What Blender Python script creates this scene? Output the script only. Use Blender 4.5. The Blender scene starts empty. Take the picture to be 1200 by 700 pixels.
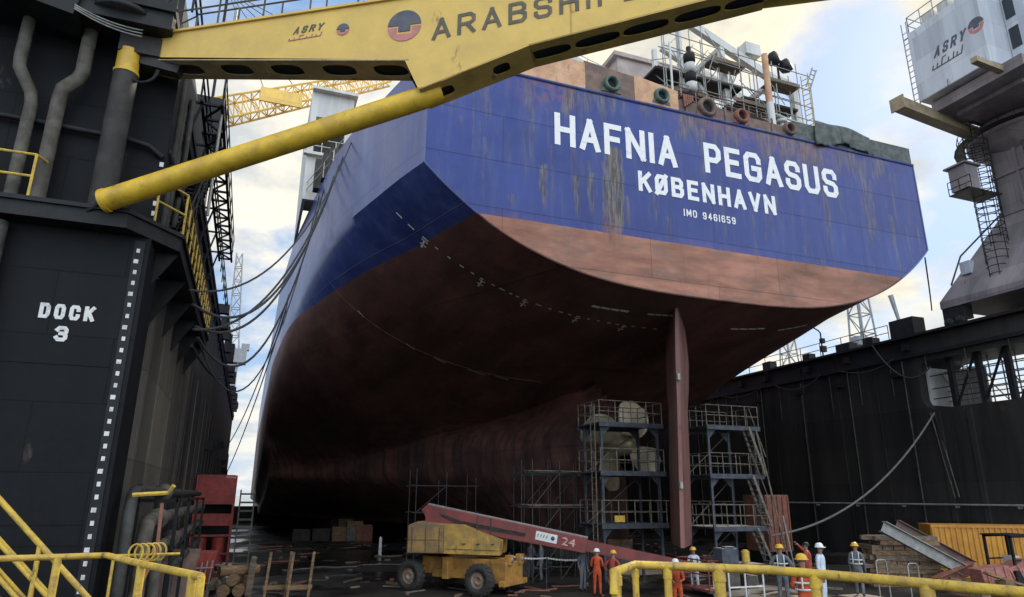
import bpy, bmesh, math, random
import numpy as np
from mathutils import Vector, Matrix
random.seed(7)
S = bpy.context.scene
COL = S.collection
R = math.radians

# ------------------------------------------------------------------ camera
PITCH, YAW, ROLL, FPX, EYE = 16.3, 20.6, 0.3, 795.0, 3.9
def cam_axes():
    p, y, r = R(PITCH), R(YAW), R(ROLL)
    F = np.array([math.sin(y)*math.cos(p), math.cos(y)*math.cos(p), math.sin(p)])
    R0 = np.array([math.cos(y), -math.sin(y), 0.0]); U0 = np.cross(R0, F)
    Rt = R0*math.cos(r)+U0*math.sin(r); U = np.cross(Rt, F)
    return F, Rt, U
CF, CR, CU = cam_axes()
cam_data = bpy.data.cameras.new('camera'); cam = bpy.data.objects.new('camera', cam_data)
COL.objects.link(cam)
cam.matrix_world = Matrix(((CR[0], CU[0], -CF[0], 0), (CR[1], CU[1], -CF[1], 0),
                           (CR[2], CU[2], -CF[2], EYE), (0, 0, 0, 1)))
cam_data.sensor_width = 36; cam_data.lens = 36*FPX/1200
cam_data.clip_start = 0.05; cam_data.clip_end = 9000
S.camera = cam

# ------------------------------------------------------------------ sky, sun, exposure
SUN_EL, SUN_AZ = 33.0, 58.0            # azimuth measured from +Y (into the dock) towards +X
w = bpy.data.worlds.new('World'); S.world = w; w.use_nodes = True
def build_world():
    nt = w.node_tree; nt.nodes.clear(); N = nt.nodes.new; L = nt.links.new
    out = N('ShaderNodeOutputWorld'); bg = N('ShaderNodeBackground'); L(bg.outputs[0], out.inputs[0])
    bg.inputs[1].default_value = 0.10
    sky = N('ShaderNodeTexSky'); sky.sky_type = 'NISHITA'; sky.sun_disc = False
    sky.sun_elevation = R(SUN_EL); sky.sun_rotation = R(SUN_AZ)
    sky.air_density = 1.0; sky.dust_density = 0.6; sky.ozone_density = 1.5
    tc = N('ShaderNodeTexCoord'); sp = N('ShaderNodeSeparateXYZ'); L(tc.outputs['Generated'], sp.inputs[0])
    def math_(op, a, b=None, c=None):
        n = N('ShaderNodeMath'); n.operation = op
        for i, v in enumerate((a, b, c)):
            if v is None: continue
            if isinstance(v, (int, float)): n.inputs[i].default_value = v
            else: L(v, n.inputs[i])
        return n.outputs[0]
    zz = math_('ADD', math_('MAXIMUM', sp.outputs[2], 0.0), 0.22)
    cb = N('ShaderNodeCombineXYZ')
    L(math_('DIVIDE', sp.outputs[0], zz), cb.inputs[0]); L(math_('DIVIDE', sp.outputs[1], zz), cb.inputs[1])
    m1 = N('ShaderNodeMapping'); m1.inputs['Location'].default_value = (7.7, 0.2, 2); L(cb.outputs[0], m1.inputs[0])
    n1 = N('ShaderNodeTexNoise'); n1.inputs['Scale'].default_value = 1.55; n1.inputs['Detail'].default_value = 9
    n1.inputs['Roughness'].default_value = 0.56; n1.inputs['Distortion'].default_value = 0.25
    L(m1.outputs[0], n1.inputs['Vector'])
    r1 = N('ShaderNodeValToRGB'); r1.color_ramp.elements[0].position = 0.42; r1.color_ramp.elements[1].position = 0.53
    L(n1.outputs['Fac'], r1.inputs[0])
    n2 = N('ShaderNodeTexNoise'); n2.inputs['Scale'].default_value = 3.6; n2.inputs['Detail'].default_value = 8
    n2.inputs['Roughness'].default_value = 0.6
    mp = N('ShaderNodeMapping'); mp.inputs['Location'].default_value = (3.1, 7.7, 0); L(cb.outputs[0], mp.inputs[0])
    L(mp.outputs[0], n2.inputs['Vector'])
    # warmth of the clouds towards the sun
    sd = N('ShaderNodeVectorMath'); sd.operation = 'DOT_PRODUCT'; L(tc.outputs['Generated'], sd.inputs[0])
    e, a = R(SUN_EL), R(SUN_AZ)
    sd.inputs[1].default_value = (math.sin(a)*math.cos(e), math.cos(a)*math.cos(e), math.sin(e))
    mr = N('ShaderNodeMapRange'); mr.inputs[1].default_value = 0.20; mr.inputs[2].default_value = 1.0; L(sd.outputs['Value'], mr.inputs[0])
    r2 = N('ShaderNodeValToRGB'); L(n2.outputs['Fac'], r2.inputs[0])
    r2.color_ramp.elements[0].position = 0.38; r2.color_ramp.elements[0].color = (4.0, 4.4, 5.0, 1)
    r2.color_ramp.elements[1].position = 0.56; r2.color_ramp.elements[1].color = (6.5, 6.4, 6.1, 1)
    mw = N('ShaderNodeMix'); mw.data_type = 'RGBA'; mw.blend_type = 'MULTIPLY'
    L(mr.outputs[0], mw.inputs[0]); L(r2.outputs[0], mw.inputs[6]); mw.inputs[7].default_value = (1.07, 0.98, 0.78, 1)
    # blue part: Nishita brightened by thin veil
    veil = N('ShaderNodeMix'); veil.data_type = 'RGBA'; veil.inputs[0].default_value = 0.72
    L(sky.outputs[0], veil.inputs[6]); veil.inputs[7].default_value = (1.7, 3.0, 5.2, 1)
    mx = N('ShaderNodeMix'); mx.data_type = 'RGBA'
    L(r1.outputs[0], mx.inputs[0]); L(veil.outputs[2], mx.inputs[6]); L(mw.outputs[2], mx.inputs[7])
    # pale band of air near the horizon
    hz = N('ShaderNodeMapRange'); hz.inputs[1].default_value = 0.0; hz.inputs[2].default_value = 0.30
    hz.inputs[3].default_value = 0.5; hz.inputs[4].default_value = 0.0; L(sp.outputs[2], hz.inputs[0])
    mh = N('ShaderNodeMix'); mh.data_type = 'RGBA'; L(hz.outputs[0], mh.inputs[0]); L(mx.outputs[2], mh.inputs[6])
    mh.inputs[7].default_value = (4.5, 4.9, 5.1, 1)
    # unseen sky behind the camera, brightened to add light on the transom
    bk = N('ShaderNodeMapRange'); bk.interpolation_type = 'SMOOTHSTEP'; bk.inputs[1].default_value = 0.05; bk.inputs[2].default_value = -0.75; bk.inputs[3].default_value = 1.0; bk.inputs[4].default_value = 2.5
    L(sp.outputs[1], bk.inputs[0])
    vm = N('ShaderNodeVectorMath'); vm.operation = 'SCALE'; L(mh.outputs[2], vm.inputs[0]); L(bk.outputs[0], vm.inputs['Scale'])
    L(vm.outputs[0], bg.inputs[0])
build_world()
sun_d = bpy.data.lights.new('sun', 'SUN'); sun_d.energy = 2.2; sun_d.angle = R(0.8); sun_d.color = (1.0, 0.90, 0.76)
sun = bpy.data.objects.new('sun', sun_d); COL.objects.link(sun)
_e, _a = R(SUN_EL), R(SUN_AZ)
sun.rotation_euler = Vector((math.sin(_a)*math.cos(_e), math.cos(_a)*math.cos(_e), math.sin(_e))).to_track_quat('Z', 'Y').to_euler()
S.view_settings.view_transform = 'Standard'; S.view_settings.look = 'None'
S.view_settings.exposure = 0.75; S.view_settings.gamma = 1.0
S.render.engine = 'CYCLES'
S.cycles.max_bounces = 6; S.cycles.diffuse_bounces = 3; S.cycles.glossy_bounces = 3

# ------------------------------------------------------------------ survey helpers: a sight line met with a known plane
def sight(u, v): return CF+CR*(u-600)/FPX+CU*(350-v)/FPX
EYEP = np.array([0, 0, EYE])
def onY(u, v, Y): d = sight(u, v); return Vector(EYEP+d*(Y/d[1]))
def onX(u, v, X): d = sight(u, v); return Vector(EYEP+d*(X/d[0]))
def onZ(u, v, Z): d = sight(u, v); return Vector(EYEP+d*((Z-EYE)/d[2]))

# ------------------------------------------------------------------ materials
def new_mat(name):
    m = bpy.data.materials.new(name); m.use_nodes = True
    nt = m.node_tree; b = nt.nodes['Principled BSDF']
    return m, nt, b
def paint(name, c, c2=None, rough=0.55, metal=0.0, scale=1.5, amt=(0.42, 0.62), bump=0.0, bscale=20, streak=False, rust=0.0,
          rustc=(0.16, 0.07, 0.035), stretch=None, spec=0.5, seams=None):
    """a worn painted/solid surface: two tones by fractal noise, optional vertical streaks, rust spots and bump"""
    m, nt, b = new_mat(name); N = nt.nodes.new; L = nt.links.new
    c2 = c2 or tuple(v*0.62 for v in c)
    tc = N('ShaderNodeTexCoord'); mp = N('ShaderNodeMapping'); L(tc.outputs['Object'], mp.inputs[0])
    if streak: mp.inputs['Scale'].default_value = (1, 1, 0.10)
    if stretch: mp.inputs['Scale'].default_value = stretch
    n = N('ShaderNodeTexNoise'); n.inputs['Scale'].default_value = scale; n.inputs['Detail'].default_value = 7
    n.inputs['Roughness'].default_value = 0.65; L(mp.outputs[0], n.inputs['Vector'])
    r = N('ShaderNodeValToRGB'); L(n.outputs['Fac'], r.inputs[0])
    r.color_ramp.elements[0].position, r.color_ramp.elements[1].position = amt
    r.color_ramp.elements[0].color = (*c2, 1); r.color_ramp.elements[1].color = (*c, 1)
    col = r.outputs[0]
    if rust > 0:
        n3 = N('ShaderNodeTexNoise'); n3.inputs['Scale'].default_value = scale*1.7; n3.inputs['Detail'].default_value = 9
        n3.inputs['Roughness'].default_value = 0.7; mp3 = N('ShaderNodeMapping'); mp3.inputs['Location'].default_value = (5.3, 2.2, 9.1)
        mp3.inputs['Scale'].default_value = (1, 1, 0.35); L(tc.outputs['Object'], mp3.inputs[0]); L(mp3.outputs[0], n3.inputs['Vector'])
        r3 = N('ShaderNodeValToRGB'); L(n3.outputs['Fac'], r3.inputs[0])
        r3.color_ramp.elements[0].position = 0.66-rust*0.2; r3.color_ramp.elements[1].position = 0.72-rust*0.1
        mx = N('ShaderNodeMix'); mx.data_type = 'RGBA'; L(r3.outputs[0], mx.inputs[0]); L(col, mx.inputs[6]); mx.inputs[7].default_value = (*rustc, 1)
        col = mx.outputs[2]
    sf = None
    if seams:
        sp = N('ShaderNodeSeparateXYZ'); L(tc.outputs['Object'], sp.inputs[0]); ad = N('ShaderNodeMath'); ad.operation = 'ADD'; L(sp.outputs[0], ad.inputs[0]); L(sp.outputs[1], ad.inputs[1])
        cb = N('ShaderNodeCombineXYZ'); L(ad.outputs[0], cb.inputs[0]); L(sp.outputs[2], cb.inputs[1])
        bk = N('ShaderNodeTexBrick'); bk.inputs['Scale'].default_value = 1.0; bk.inputs['Brick Width'].default_value = seams[0]; bk.inputs['Row Height'].default_value = seams[1]
        bk.inputs['Mortar Size'].default_value = seams[2]; bk.inputs['Mortar Smooth'].default_value = 0.3; L(cb.outputs[0], bk.inputs['Vector']); sf = bk.outputs['Fac']
        # plates differ slightly in tone; welds are darker with rust bleeding
        bk.inputs['Color1'].default_value = (0.75, 0.75, 0.75, 1); bk.inputs['Color2'].default_value = (1.15, 1.12, 1.08, 1); bk.inputs['Mortar'].default_value = (0.55, 0.45, 0.38, 1)
        mx = N('ShaderNodeMix'); mx.data_type = 'RGBA'; mx.blend_type = 'MULTIPLY'; mx.inputs[0].default_value = 0.8; L(col, mx.inputs[6]); L(bk.outputs['Color'], mx.inputs[7]); col = mx.outputs[2]
    L(col, b.inputs['Base Color'])
    b.inputs['Metallic'].default_value = metal; b.inputs['Specular IOR Level'].default_value = spec
    rr = N('ShaderNodeMapRange'); rr.inputs[3].default_value = max(0.05, rough-0.12); rr.inputs[4].default_value = min(1, rough+0.15)
    L(n.outputs['Fac'], rr.inputs[0]); L(rr.outputs[0], b.inputs['Roughness'])
    if bump > 0:
        nb = N('ShaderNodeTexNoise'); nb.inputs['Scale'].default_value = bscale; nb.inputs['Detail'].default_value = 5
        L(tc.outputs['Object'], nb.inputs['Vector'])
        bp = N('ShaderNodeBump'); bp.inputs['Strength'].default_value = bump; bp.inputs['Distance'].default_value = 0.05
        L(nb.outputs['Fac'], bp.inputs['Height']); L(bp.outputs[0], b.inputs['Normal'])
        if sf is not None:
            b2 = N('ShaderNodeBump'); b2.inputs['Strength'].default_value = 0.6; b2.inputs['Distance'].default_value = 0.02; L(sf, b2.inputs['Height']); L(bp.outputs[0], b2.inputs['Normal']); L(b2.outputs[0], b.inputs['Normal'])
    return m

M = {}
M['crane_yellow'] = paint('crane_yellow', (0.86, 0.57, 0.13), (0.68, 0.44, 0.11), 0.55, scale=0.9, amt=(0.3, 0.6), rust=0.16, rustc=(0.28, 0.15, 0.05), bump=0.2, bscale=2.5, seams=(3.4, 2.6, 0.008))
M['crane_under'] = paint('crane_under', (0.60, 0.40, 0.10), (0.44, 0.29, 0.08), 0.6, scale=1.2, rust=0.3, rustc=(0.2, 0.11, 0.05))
M['rail_yellow'] = paint('rail_yellow', (0.66, 0.44, 0.05), (0.40, 0.26, 0.06), 0.5, scale=7, amt=(0.36, 0.6), rust=0.40, rustc=(0.15, 0.09, 0.05), bump=0.2, bscale=40)
M['strut_yellow'] = paint('strut_yellow', (0.76, 0.48, 0.03), (0.52, 0.32, 0.03), 0.45, scale=1.6, bump=0.12, bscale=6, rust=0.26, rustc=(0.2, 0.13, 0.05))
M['dock_black'] = paint('dock_black', (0.0075, 0.0085, 0.0105), (0.0035, 0.004, 0.005), 0.66, spec=0.22, scale=0.8, streak=True, bump=0.5, bscale=1.6, rust=0.16, seams=(2.6, 1.45, 0.015), rustc=(0.07, 0.05, 0.04))
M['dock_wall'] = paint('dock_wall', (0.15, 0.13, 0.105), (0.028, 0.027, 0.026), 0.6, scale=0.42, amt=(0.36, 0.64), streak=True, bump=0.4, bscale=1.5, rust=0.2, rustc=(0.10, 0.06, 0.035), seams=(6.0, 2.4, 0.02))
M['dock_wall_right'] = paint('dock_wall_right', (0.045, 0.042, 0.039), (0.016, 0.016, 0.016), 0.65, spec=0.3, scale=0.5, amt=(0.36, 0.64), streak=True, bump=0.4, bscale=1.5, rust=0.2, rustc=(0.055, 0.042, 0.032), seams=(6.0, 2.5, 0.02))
M['dark_steel'] = paint('dark_steel', (0.020, 0.020, 0.022), (0.010, 0.010, 0.011), 0.6, spec=0.3, scale=3)
M['grey_pipe'] = paint('grey_pipe', (0.13, 0.12, 0.10), (0.07, 0.062, 0.05), 0.7, spec=0.3, scale=2.5, rust=0.25, rustc=(0.20, 0.11, 0.06))
M['dark_pipe'] = paint('dark_pipe', (0.07, 0.07, 0.066), (0.035, 0.035, 0.03), 0.6, spec=0.3, scale=2.5, rust=0.15)
M['column_grey'] = paint('column_grey', (0.05, 0.046, 0.043), (0.026, 0.024, 0.022), 0.65, spec=0.3, scale=2, bump=0.15, bscale=8)
M['white'] = paint('white_paint', (0.78, 0.78, 0.76), (0.60, 0.60, 0.58), 0.55, scale=3, amt=(0.3, 0.55))
M['white_worn'] = paint('white_worn', (0.78, 0.78, 0.77), (0.50, 0.52, 0.60), 0.6, scale=2.2, amt=(0.30, 0.44), rust=0.06, rustc=(0.28, 0.22, 0.2))
M['navy'] = paint('navy_lettering', (0.055, 0.062, 0.11), (0.10, 0.10, 0.11), 0.6, scale=3)
M['logo_red'] = paint('emblem_red', (0.55, 0.20, 0.19), (0.42, 0.17, 0.14), 0.6, scale=3)
M['brown_letters'] = paint('brown_letters', (0.10, 0.085, 0.06), (0.20, 0.15, 0.06), 0.6, scale=4, amt=(0.25, 0.5))
M['chipped_white'] = paint('chipped_white', (0.68, 0.68, 0.65), (0.42, 0.41, 0.38), 0.65, scale=5, amt=(0.34, 0.5), rust=0.26, rustc=(0.05, 0.045, 0.04))
M['beige'] = paint('beige_paint', (0.36, 0.32, 0.25), (0.22, 0.19, 0.15), 0.6, scale=2, rust=0.2)
M['funnel_grey'] = paint('funnel_grey', (0.44, 0.38, 0.35), (0.33, 0.27, 0.25), 0.6, scale=1, rust=0.1)
M['floor'] = None
M['scaff'] = paint('scaffold_grey', (0.22, 0.195, 0.15), (0.10, 0.085, 0.06), 0.6, 0.1, scale=5, rust=0.15)
M['scaff_blue'] = paint('scaffold_blue', (0.075, 0.088, 0.11), (0.04, 0.045, 0.055), 0.6, scale=4, rust=0.2)
M['galv'] = paint('galvanised', (0.36, 0.36, 0.34), (0.24, 0.24, 0.22), 0.5, 0.3, scale=4, rust=0.1)
M['red_paint'] = paint('red_paint', (0.42, 0.045, 0.03), (0.22, 0.03, 0.02), 0.5, scale=2.5, rust=0.2)
M['maroon'] = paint('boom_red', (0.25, 0.05, 0.045), (0.16, 0.04, 0.035), 0.5, scale=1.6, rust=0.18, rustc=(0.12, 0.06, 0.045))
M['lift_yellow'] = paint('lift_yellow', (0.52, 0.31, 0.06), (0.30, 0.19, 0.05), 0.6, scale=2.2, rust=0.35, rustc=(0.15, 0.10, 0.05), bump=0.1, bscale=6)
M['lift_orange'] = paint('lift_orange', (0.50, 0.25, 0.05), (0.28, 0.15, 0.04), 0.6, scale=2.2, rust=0.3, rustc=(0.13, 0.08, 0.04))
M['rubber'] = paint('rubber', (0.025, 0.025, 0.025), (0.05, 0.045, 0.04), 0.85, scale=8)
M['timber'] = paint('timber', (0.30, 0.19, 0.10), (0.14, 0.085, 0.045), 0.8, scale=3, stretch=(0.5, 4, 4), bump=0.2)
M['timber_grey'] = paint('timber_grey', (0.24, 0.185, 0.13), (0.12, 0.09, 0.065), 0.85, scale=3, stretch=(0.5, 4, 4), bump=0.2)
M['container'] = paint('container_orange', (0.62, 0.30, 0.035), (0.48, 0.21, 0.03), 0.5, scale=1.5, rust=0.16, rustc=(0.2, 0.08, 0.03))
M['rust_red'] = paint('rust_red', (0.30, 0.11, 0.07), (0.18, 0.075, 0.05), 0.7, scale=3, rust=0.2)
M['concrete'] = paint('block_concrete', (0.20, 0.19, 0.17), (0.11, 0.10, 0.09), 0.85, scale=2, bump=0.2)
M['propeller'] = paint('propeller_bronze', (0.56, 0.47, 0.31), (0.36, 0.30, 0.20), 0.42, 0.35, scale=1.2)
M['rope'] = paint('rope', (0.07, 0.07, 0.07), (0.04, 0.04, 0.04), 0.8, scale=9)
M['rope_light'] = paint('rope_light', (0.20, 0.19, 0.175), (0.13, 0.12, 0.11), 0.8, scale=9)
M['deck_orange'] = paint('deck_orange', (0.62, 0.37, 0.21), (0.46, 0.25, 0.14), 0.6, scale=1.4, rust=0.16, rustc=(0.2, 0.1, 0.06))
M['deck_rust'] = paint('deck_rust', (0.22, 0.135, 0.10), (0.12, 0.08, 0.065), 0.7, scale=1.6, rust=0.2)
M['sea_green'] = paint('sea_green', (0.11, 0.17, 0.14), (0.06, 0.09, 0.075), 0.6, scale=3, rust=0.25)
M['ship_white'] = paint('ship_white', (0.62, 0.62, 0.59), (0.48, 0.47, 0.44), 0.5, scale=0.9, streak=True, rust=0.06, rustc=(0.3, 0.2, 0.13))
M['tarp'] = paint('tarpaulin', (0.12, 0.135, 0.125), (0.06, 0.07, 0.065), 0.75, scale=2.5, bump=0.5, bscale=3)
M['crane_grey'] = paint('crane_grey', (0.27, 0.235, 0.24), (0.17, 0.15, 0.155), 0.65, scale=0.6, streak=True, bump=0.2, bscale=3, seams=(2.4, 1.6, 0.012), rust=0.2, rustc=(0.14, 0.09, 0.07))
M['house_white'] = paint('house_white', (0.54, 0.58, 0.64), (0.40, 0.43, 0.48), 0.55, scale=0.8, streak=True, rust=0.12, seams=(2.2, 1.8, 0.01))
M['glass'] = paint('dark_glass', (0.03, 0.04, 0.05), (0.02, 0.025, 0.03), 0.12, scale=1)
M['black'] = paint('black_void', (0.008, 0.008, 0.009), (0.006, 0.006, 0.006), 0.8)
M['orange_suit'] = paint('orange_suit', (0.62, 0.10, 0.03), (0.42, 0.06, 0.02), 0.85, scale=6)
M['red_suit'] = paint('red_suit', (0.40, 0.06, 0.04), (0.25, 0.035, 0.03), 0.85, scale=6)
M['grey_suit'] = paint('grey_suit', (0.15, 0.16, 0.18), (0.09, 0.10, 0.115), 0.85, scale=6)
M['white_suit'] = paint('white_suit', (0.66, 0.74, 0.82), (0.52, 0.60, 0.68), 0.8, scale=6)
M['skin'] = paint('skin', (0.30, 0.17, 0.11), (0.24, 0.13, 0.085), 0.6, scale=6)
M['boot'] = paint('boot_leather', (0.03, 0.025, 0.02), (0.02, 0.018, 0.015), 0.6)
M['helmet_yellow'] = paint('helmet_yellow', (0.75, 0.45, 0.04), (0.62, 0.36, 0.03), 0.35, scale=6)
M['helmet_white'] = paint('helmet_white', (0.82, 0.82, 0.80), (0.7, 0.7, 0.68), 0.35, scale=6)
M['reflect'] = paint('reflective_tape', (0.62, 0.64, 0.62), (0.5, 0.52, 0.5), 0.5, scale=9)
M['hair'] = paint('hair', (0.02, 0.016, 0.012), (0.015, 0.012, 0.01), 0.7)

def floor_mat():
    m, nt, b = new_mat('wet_dock_plating'); N = nt.nodes.new; L = nt.links.new
    tc = N('ShaderNodeTexCoord')
    n = N('ShaderNodeTexNoise'); n.inputs['Scale'].default_value = 0.35; n.inputs['Detail'].default_value = 8; L(tc.outputs['Object'], n.inputs['Vector'])
    r = N('ShaderNodeValToRGB'); L(n.outputs['Fac'], r.inputs[0])
    r.color_ramp.elements[0].position = 0.35; r.color_ramp.elements[0].color = (0.012, 0.011, 0.010, 1)
    r.color_ramp.elements[1].position = 0.68; r.color_ramp.elements[1].color = (0.045, 0.038, 0.031, 1)
    L(r.outputs[0], b.inputs['Base Color'])
    n2 = N('ShaderNodeTexNoise'); n2.inputs['Scale'].default_value = 0.22; n2.inputs['Detail'].default_value = 4; L(tc.outputs['Object'], n2.inputs['Vector'])
    r2 = N('ShaderNodeMapRange'); r2.inputs[1].default_value = 0.46; r2.inputs[2].default_value = 0.56; r2.inputs[3].default_value = 0.22; r2.inputs[4].default_value = 0.75
    L(n2.outputs['Fac'], r2.inputs[0]); L(r2.outputs[0], b.inputs['Roughness'])
    n3 = N('ShaderNodeTexNoise'); n3.inputs['Scale'].default_value = 6; n3.inputs['Detail'].default_value = 5; L(tc.outputs['Object'], n3.inputs['Vector'])
    bp = N('ShaderNodeBump'); bp.inputs['Strength'].default_value = 0.25; bp.inputs['Distance'].default_value = 0.03
    L(n3.outputs['Fac'], bp.inputs['Height']); L(bp.outputs[0], b.inputs['Normal'])
    b.inputs['Specular IOR Level'].default_value = 0.3
    return m
M['floor'] = floor_mat()
def water_mat():
    m, nt, b = new_mat('harbour_water'); N = nt.nodes.new; L = nt.links.new
    b.inputs['Base Color'].default_value = (0.03, 0.06, 0.07, 1); b.inputs['Roughness'].default_value = 0.12
    tc = N('ShaderNodeTexCoord'); n = N('ShaderNodeTexNoise'); n.inputs['Scale'].default_value = 0.4; n.inputs['Detail'].default_value = 6
    L(tc.outputs['Object'], n.inputs['Vector']); bp = N('ShaderNodeBump'); bp.inputs['Strength'].default_value = 0.4; bp.inputs['Distance'].default_value = 0.3
    L(n.outputs['Fac'], bp.inputs['Height']); L(bp.outputs[0], b.inputs['Normal'])
    return m
M['water'] = water_mat()
PAINT_LINE = 15.72
def hull_mat(name, transom=False):
    m, nt, b = new_mat(name); N = nt.nodes.new; L = nt.links.new
    tc = N('ShaderNodeTexCoord'); sp = N('ShaderNodeSeparateXYZ'); L(tc.outputs['Object'], sp.inputs[0])
    def noise(scale, stretch=(1, 1, 1), detail=7, rough=0.6, loc=(0, 0, 0)):
        mp = N('ShaderNodeMapping'); mp.inputs['Scale'].default_value = stretch; mp.inputs['Location'].default_value = loc
        L(tc.outputs['Object'], mp.inputs[0]); n = N('ShaderNodeTexNoise'); n.inputs['Scale'].default_value = scale
        n.inputs['Detail'].default_value = detail; n.inputs['Roughness'].default_value = rough; L(mp.outputs[0], n.inputs['Vector']); return n.outputs['Fac']
    def ramp(x, p0, c0, p1, c1):
        r = N('ShaderNodeValToRGB'); L(x, r.inputs[0]); e = r.color_ramp.elements
        e[0].position, e[1].position = p0, p1; e[0].color = (*c0, 1); e[1].color = (*c1, 1); return r.outputs[0]
    def mix(f, a, c, blend='MIX'):
        x = N('ShaderNodeMix'); x.data_type = 'RGBA'; x.blend_type = blend
        if isinstance(f, float): x.inputs[0].default_value = f
        else: L(f, x.inputs[0])
        for i, v in ((6, a), (7, c)):
            if isinstance(v, tuple): x.inputs[i].default_value = (*v, 1)
            else: L(v, x.inputs[i])
        return x.outputs[2]
    blotch = noise(0.35, (1, 1, 1)); fine = noise(2.2, (1, 1, 0.14), 8, 0.7); horiz = noise(1.6, (0.15, 0.15, 1.6), 6, 0.65)
    blue = ramp(blotch, 0.35, (0.022, 0.041, 0.190), 0.66, (0.038, 0.064, 0.245))
    blue = mix(ramp(fine, 0.50, (0, 0, 0), 0.74, (0.5, 0.5, 0.5)), blue, (0.10, 0.125, 0.21))
    blue = mix(ramp(horiz, 0.55, (0, 0, 0), 0.75, (0.3, 0.3, 0.3)), blue, (0.036, 0.04, 0.19))
    wear = noise(1.3, (1, 0.8, 0.10), 8, 0.68, (9, 1, 2))
    if not transom: blue = mix(ramp(wear, 0.48, (0, 0, 0), 0.74, (0.5, 0.5, 0.5)), blue, (0.10, 0.18, 0.40))
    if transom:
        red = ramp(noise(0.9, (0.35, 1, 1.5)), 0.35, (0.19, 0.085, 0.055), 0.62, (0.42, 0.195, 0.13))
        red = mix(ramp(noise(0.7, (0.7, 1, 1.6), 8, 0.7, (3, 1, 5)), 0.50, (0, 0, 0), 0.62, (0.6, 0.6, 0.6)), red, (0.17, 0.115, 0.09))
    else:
        red = ramp(noise(0.6, (1, 0.35, 1)), 0.35, (0.095, 0.046, 0.038), 0.65, (0.22, 0.098, 0.080))  # same paint as the transom; less faded, under-hull shade put into tone
        low = N('ShaderNodeMapRange'); low.inputs[1].default_value = 10.5; low.inputs[2].default_value = 7.5; low.inputs[3].default_value = 0.15; low.inputs[4].default_value = 0.6; L(sp.outputs[2], low.inputs[0])
        runs = N('ShaderNodeMath'); runs.operation = 'MULTIPLY'; L(low.outputs[0], runs.inputs[0]); L(ramp(noise(1.0, (0.9, 1.5, 0.10), 8, 0.68), 0.46, (0, 0, 0), 0.55, (1, 1, 1)), runs.inputs[1])
        red = mix(runs.outputs[0], red, (0.032, 0.020, 0.019))
        red = mix(ramp(noise(0.45, (1, 0.4, 1), 6, 0.7, (8, 3, 1)), 0.46, (0, 0, 0), 0.62, (0.5, 0.5, 0.5)), red, (0.075, 0.050, 0.042))
    red = mix(ramp(fine, 0.55, (0, 0, 0), 0.75, (0.55, 0.55, 0.55)), red, (0.10, 0.085, 0.07))
    red = mix(ramp(noise(3.5, (0.5, 0.5, 0.8), 8, 0.7, (4, 4, 4)), 0.60, (0, 0, 0), 0.74, (0.5, 0.5, 0.5)), red, (0.30, 0.20, 0.17))
    jag = N('ShaderNodeMath'); jag.operation = 'MULTIPLY_ADD'; L(noise(1.5, (1, 1, 1), 5), jag.inputs[0]); jag.inputs[1].default_value = 0.10
    L(sp.outputs[2], jag.inputs[2])
    gt = N('ShaderNodeMapRange'); gt.inputs[1].default_value = PAINT_LINE+0.03; gt.inputs[2].default_value = PAINT_LINE+0.07; L(jag.outputs[0], gt.inputs[0])
    col = mix(gt.outputs[0], red, blue)
    if transom:
        at = N('ShaderNodeAttribute'); at.attribute_name = 'stain'
        br = noise(6, (1, 1, 0.12), 8, 0.75, (2, 2, 2))
        st = N('ShaderNodeMath'); st.operation = 'MULTIPLY'; L(at.outputs['Fac'], st.inputs[0])
        L(ramp(br, 0.34, (0.15, 0.15, 0.15), 0.46, (1.0, 1.0, 1.0)), st.inputs[1])
        stc = ramp(noise(6, (1, 1, 0.12), 7, .7), 0.42, (0.055, 0.040, 0.026), 0.58, (0.21, 0.19, 0.14))
        col = mix(st.outputs[0], col, stc)
        at2 = N('ShaderNodeAttribute'); at2.attribute_name = 'rust'
        s2 = N('ShaderNodeMath'); s2.operation = 'MULTIPLY'; L(at2.outputs['Fac'], s2.inputs[0]); L(ramp(noise(3, (1, 1, .6), 8, .7), 0.42, (0, 0, 0), 0.58, (1, 1, 1)), s2.inputs[1])
        col = mix(s2.outputs[0], col, (0.30, 0.12, 0.07))
    L(col, b.inputs['Base Color'])
    rg = N('ShaderNodeMapRange'); rg.inputs[3].default_value = 0.16 if not transom else 0.38; rg.inputs[4].default_value = 0.5; L(blotch, rg.inputs[0]); rm = N('ShaderNodeMix'); rm.data_type = 'FLOAT'; L(gt.outputs[0], rm.inputs[0]); rm.inputs[2].default_value = 0.62; L(rg.outputs[0], rm.inputs[3]); L(rm.outputs[0], b.inputs['Roughness'])
    b.inputs['Specular IOR Level'].default_value = 0.35
    if not transom:
        sm_ = N('ShaderNodeMapRange'); sm_.inputs[3].default_value = 0.30; sm_.inputs[4].default_value = 0.9; L(gt.outputs[0], sm_.inputs[0]); L(sm_.outputs[0], b.inputs['Specular IOR Level'])
    # welded plates: seams of darker weld, each plate a touch different
    cb = N('ShaderNodeCombineXYZ'); L(sp.outputs[0 if transom else 1], cb.inputs[0]); L(sp.outputs[2], cb.inputs[1])
    bk = N('ShaderNodeTexBrick'); bk.inputs['Scale'].default_value = 1.0; bk.inputs['Brick Width'].default_value = 7.5; bk.inputs['Row Height'].default_value = 2.3; bk.inputs['Mortar Size'].default_value = 0.02
    bk.inputs['Mortar Smooth'].default_value = 0.3; bk.inputs['Color1'].default_value = (0.84, 0.84, 0.86, 1); bk.inputs['Color2'].default_value = (1.10, 1.09, 1.08, 1); bk.inputs['Mortar'].default_value = (0.62, 0.55, 0.5, 1)
    L(cb.outputs[0], bk.inputs['Vector'])
    col = mix(0.85, col, bk.outputs['Color'], 'MULTIPLY'); L(col, b.inputs['Base Color'])
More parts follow.
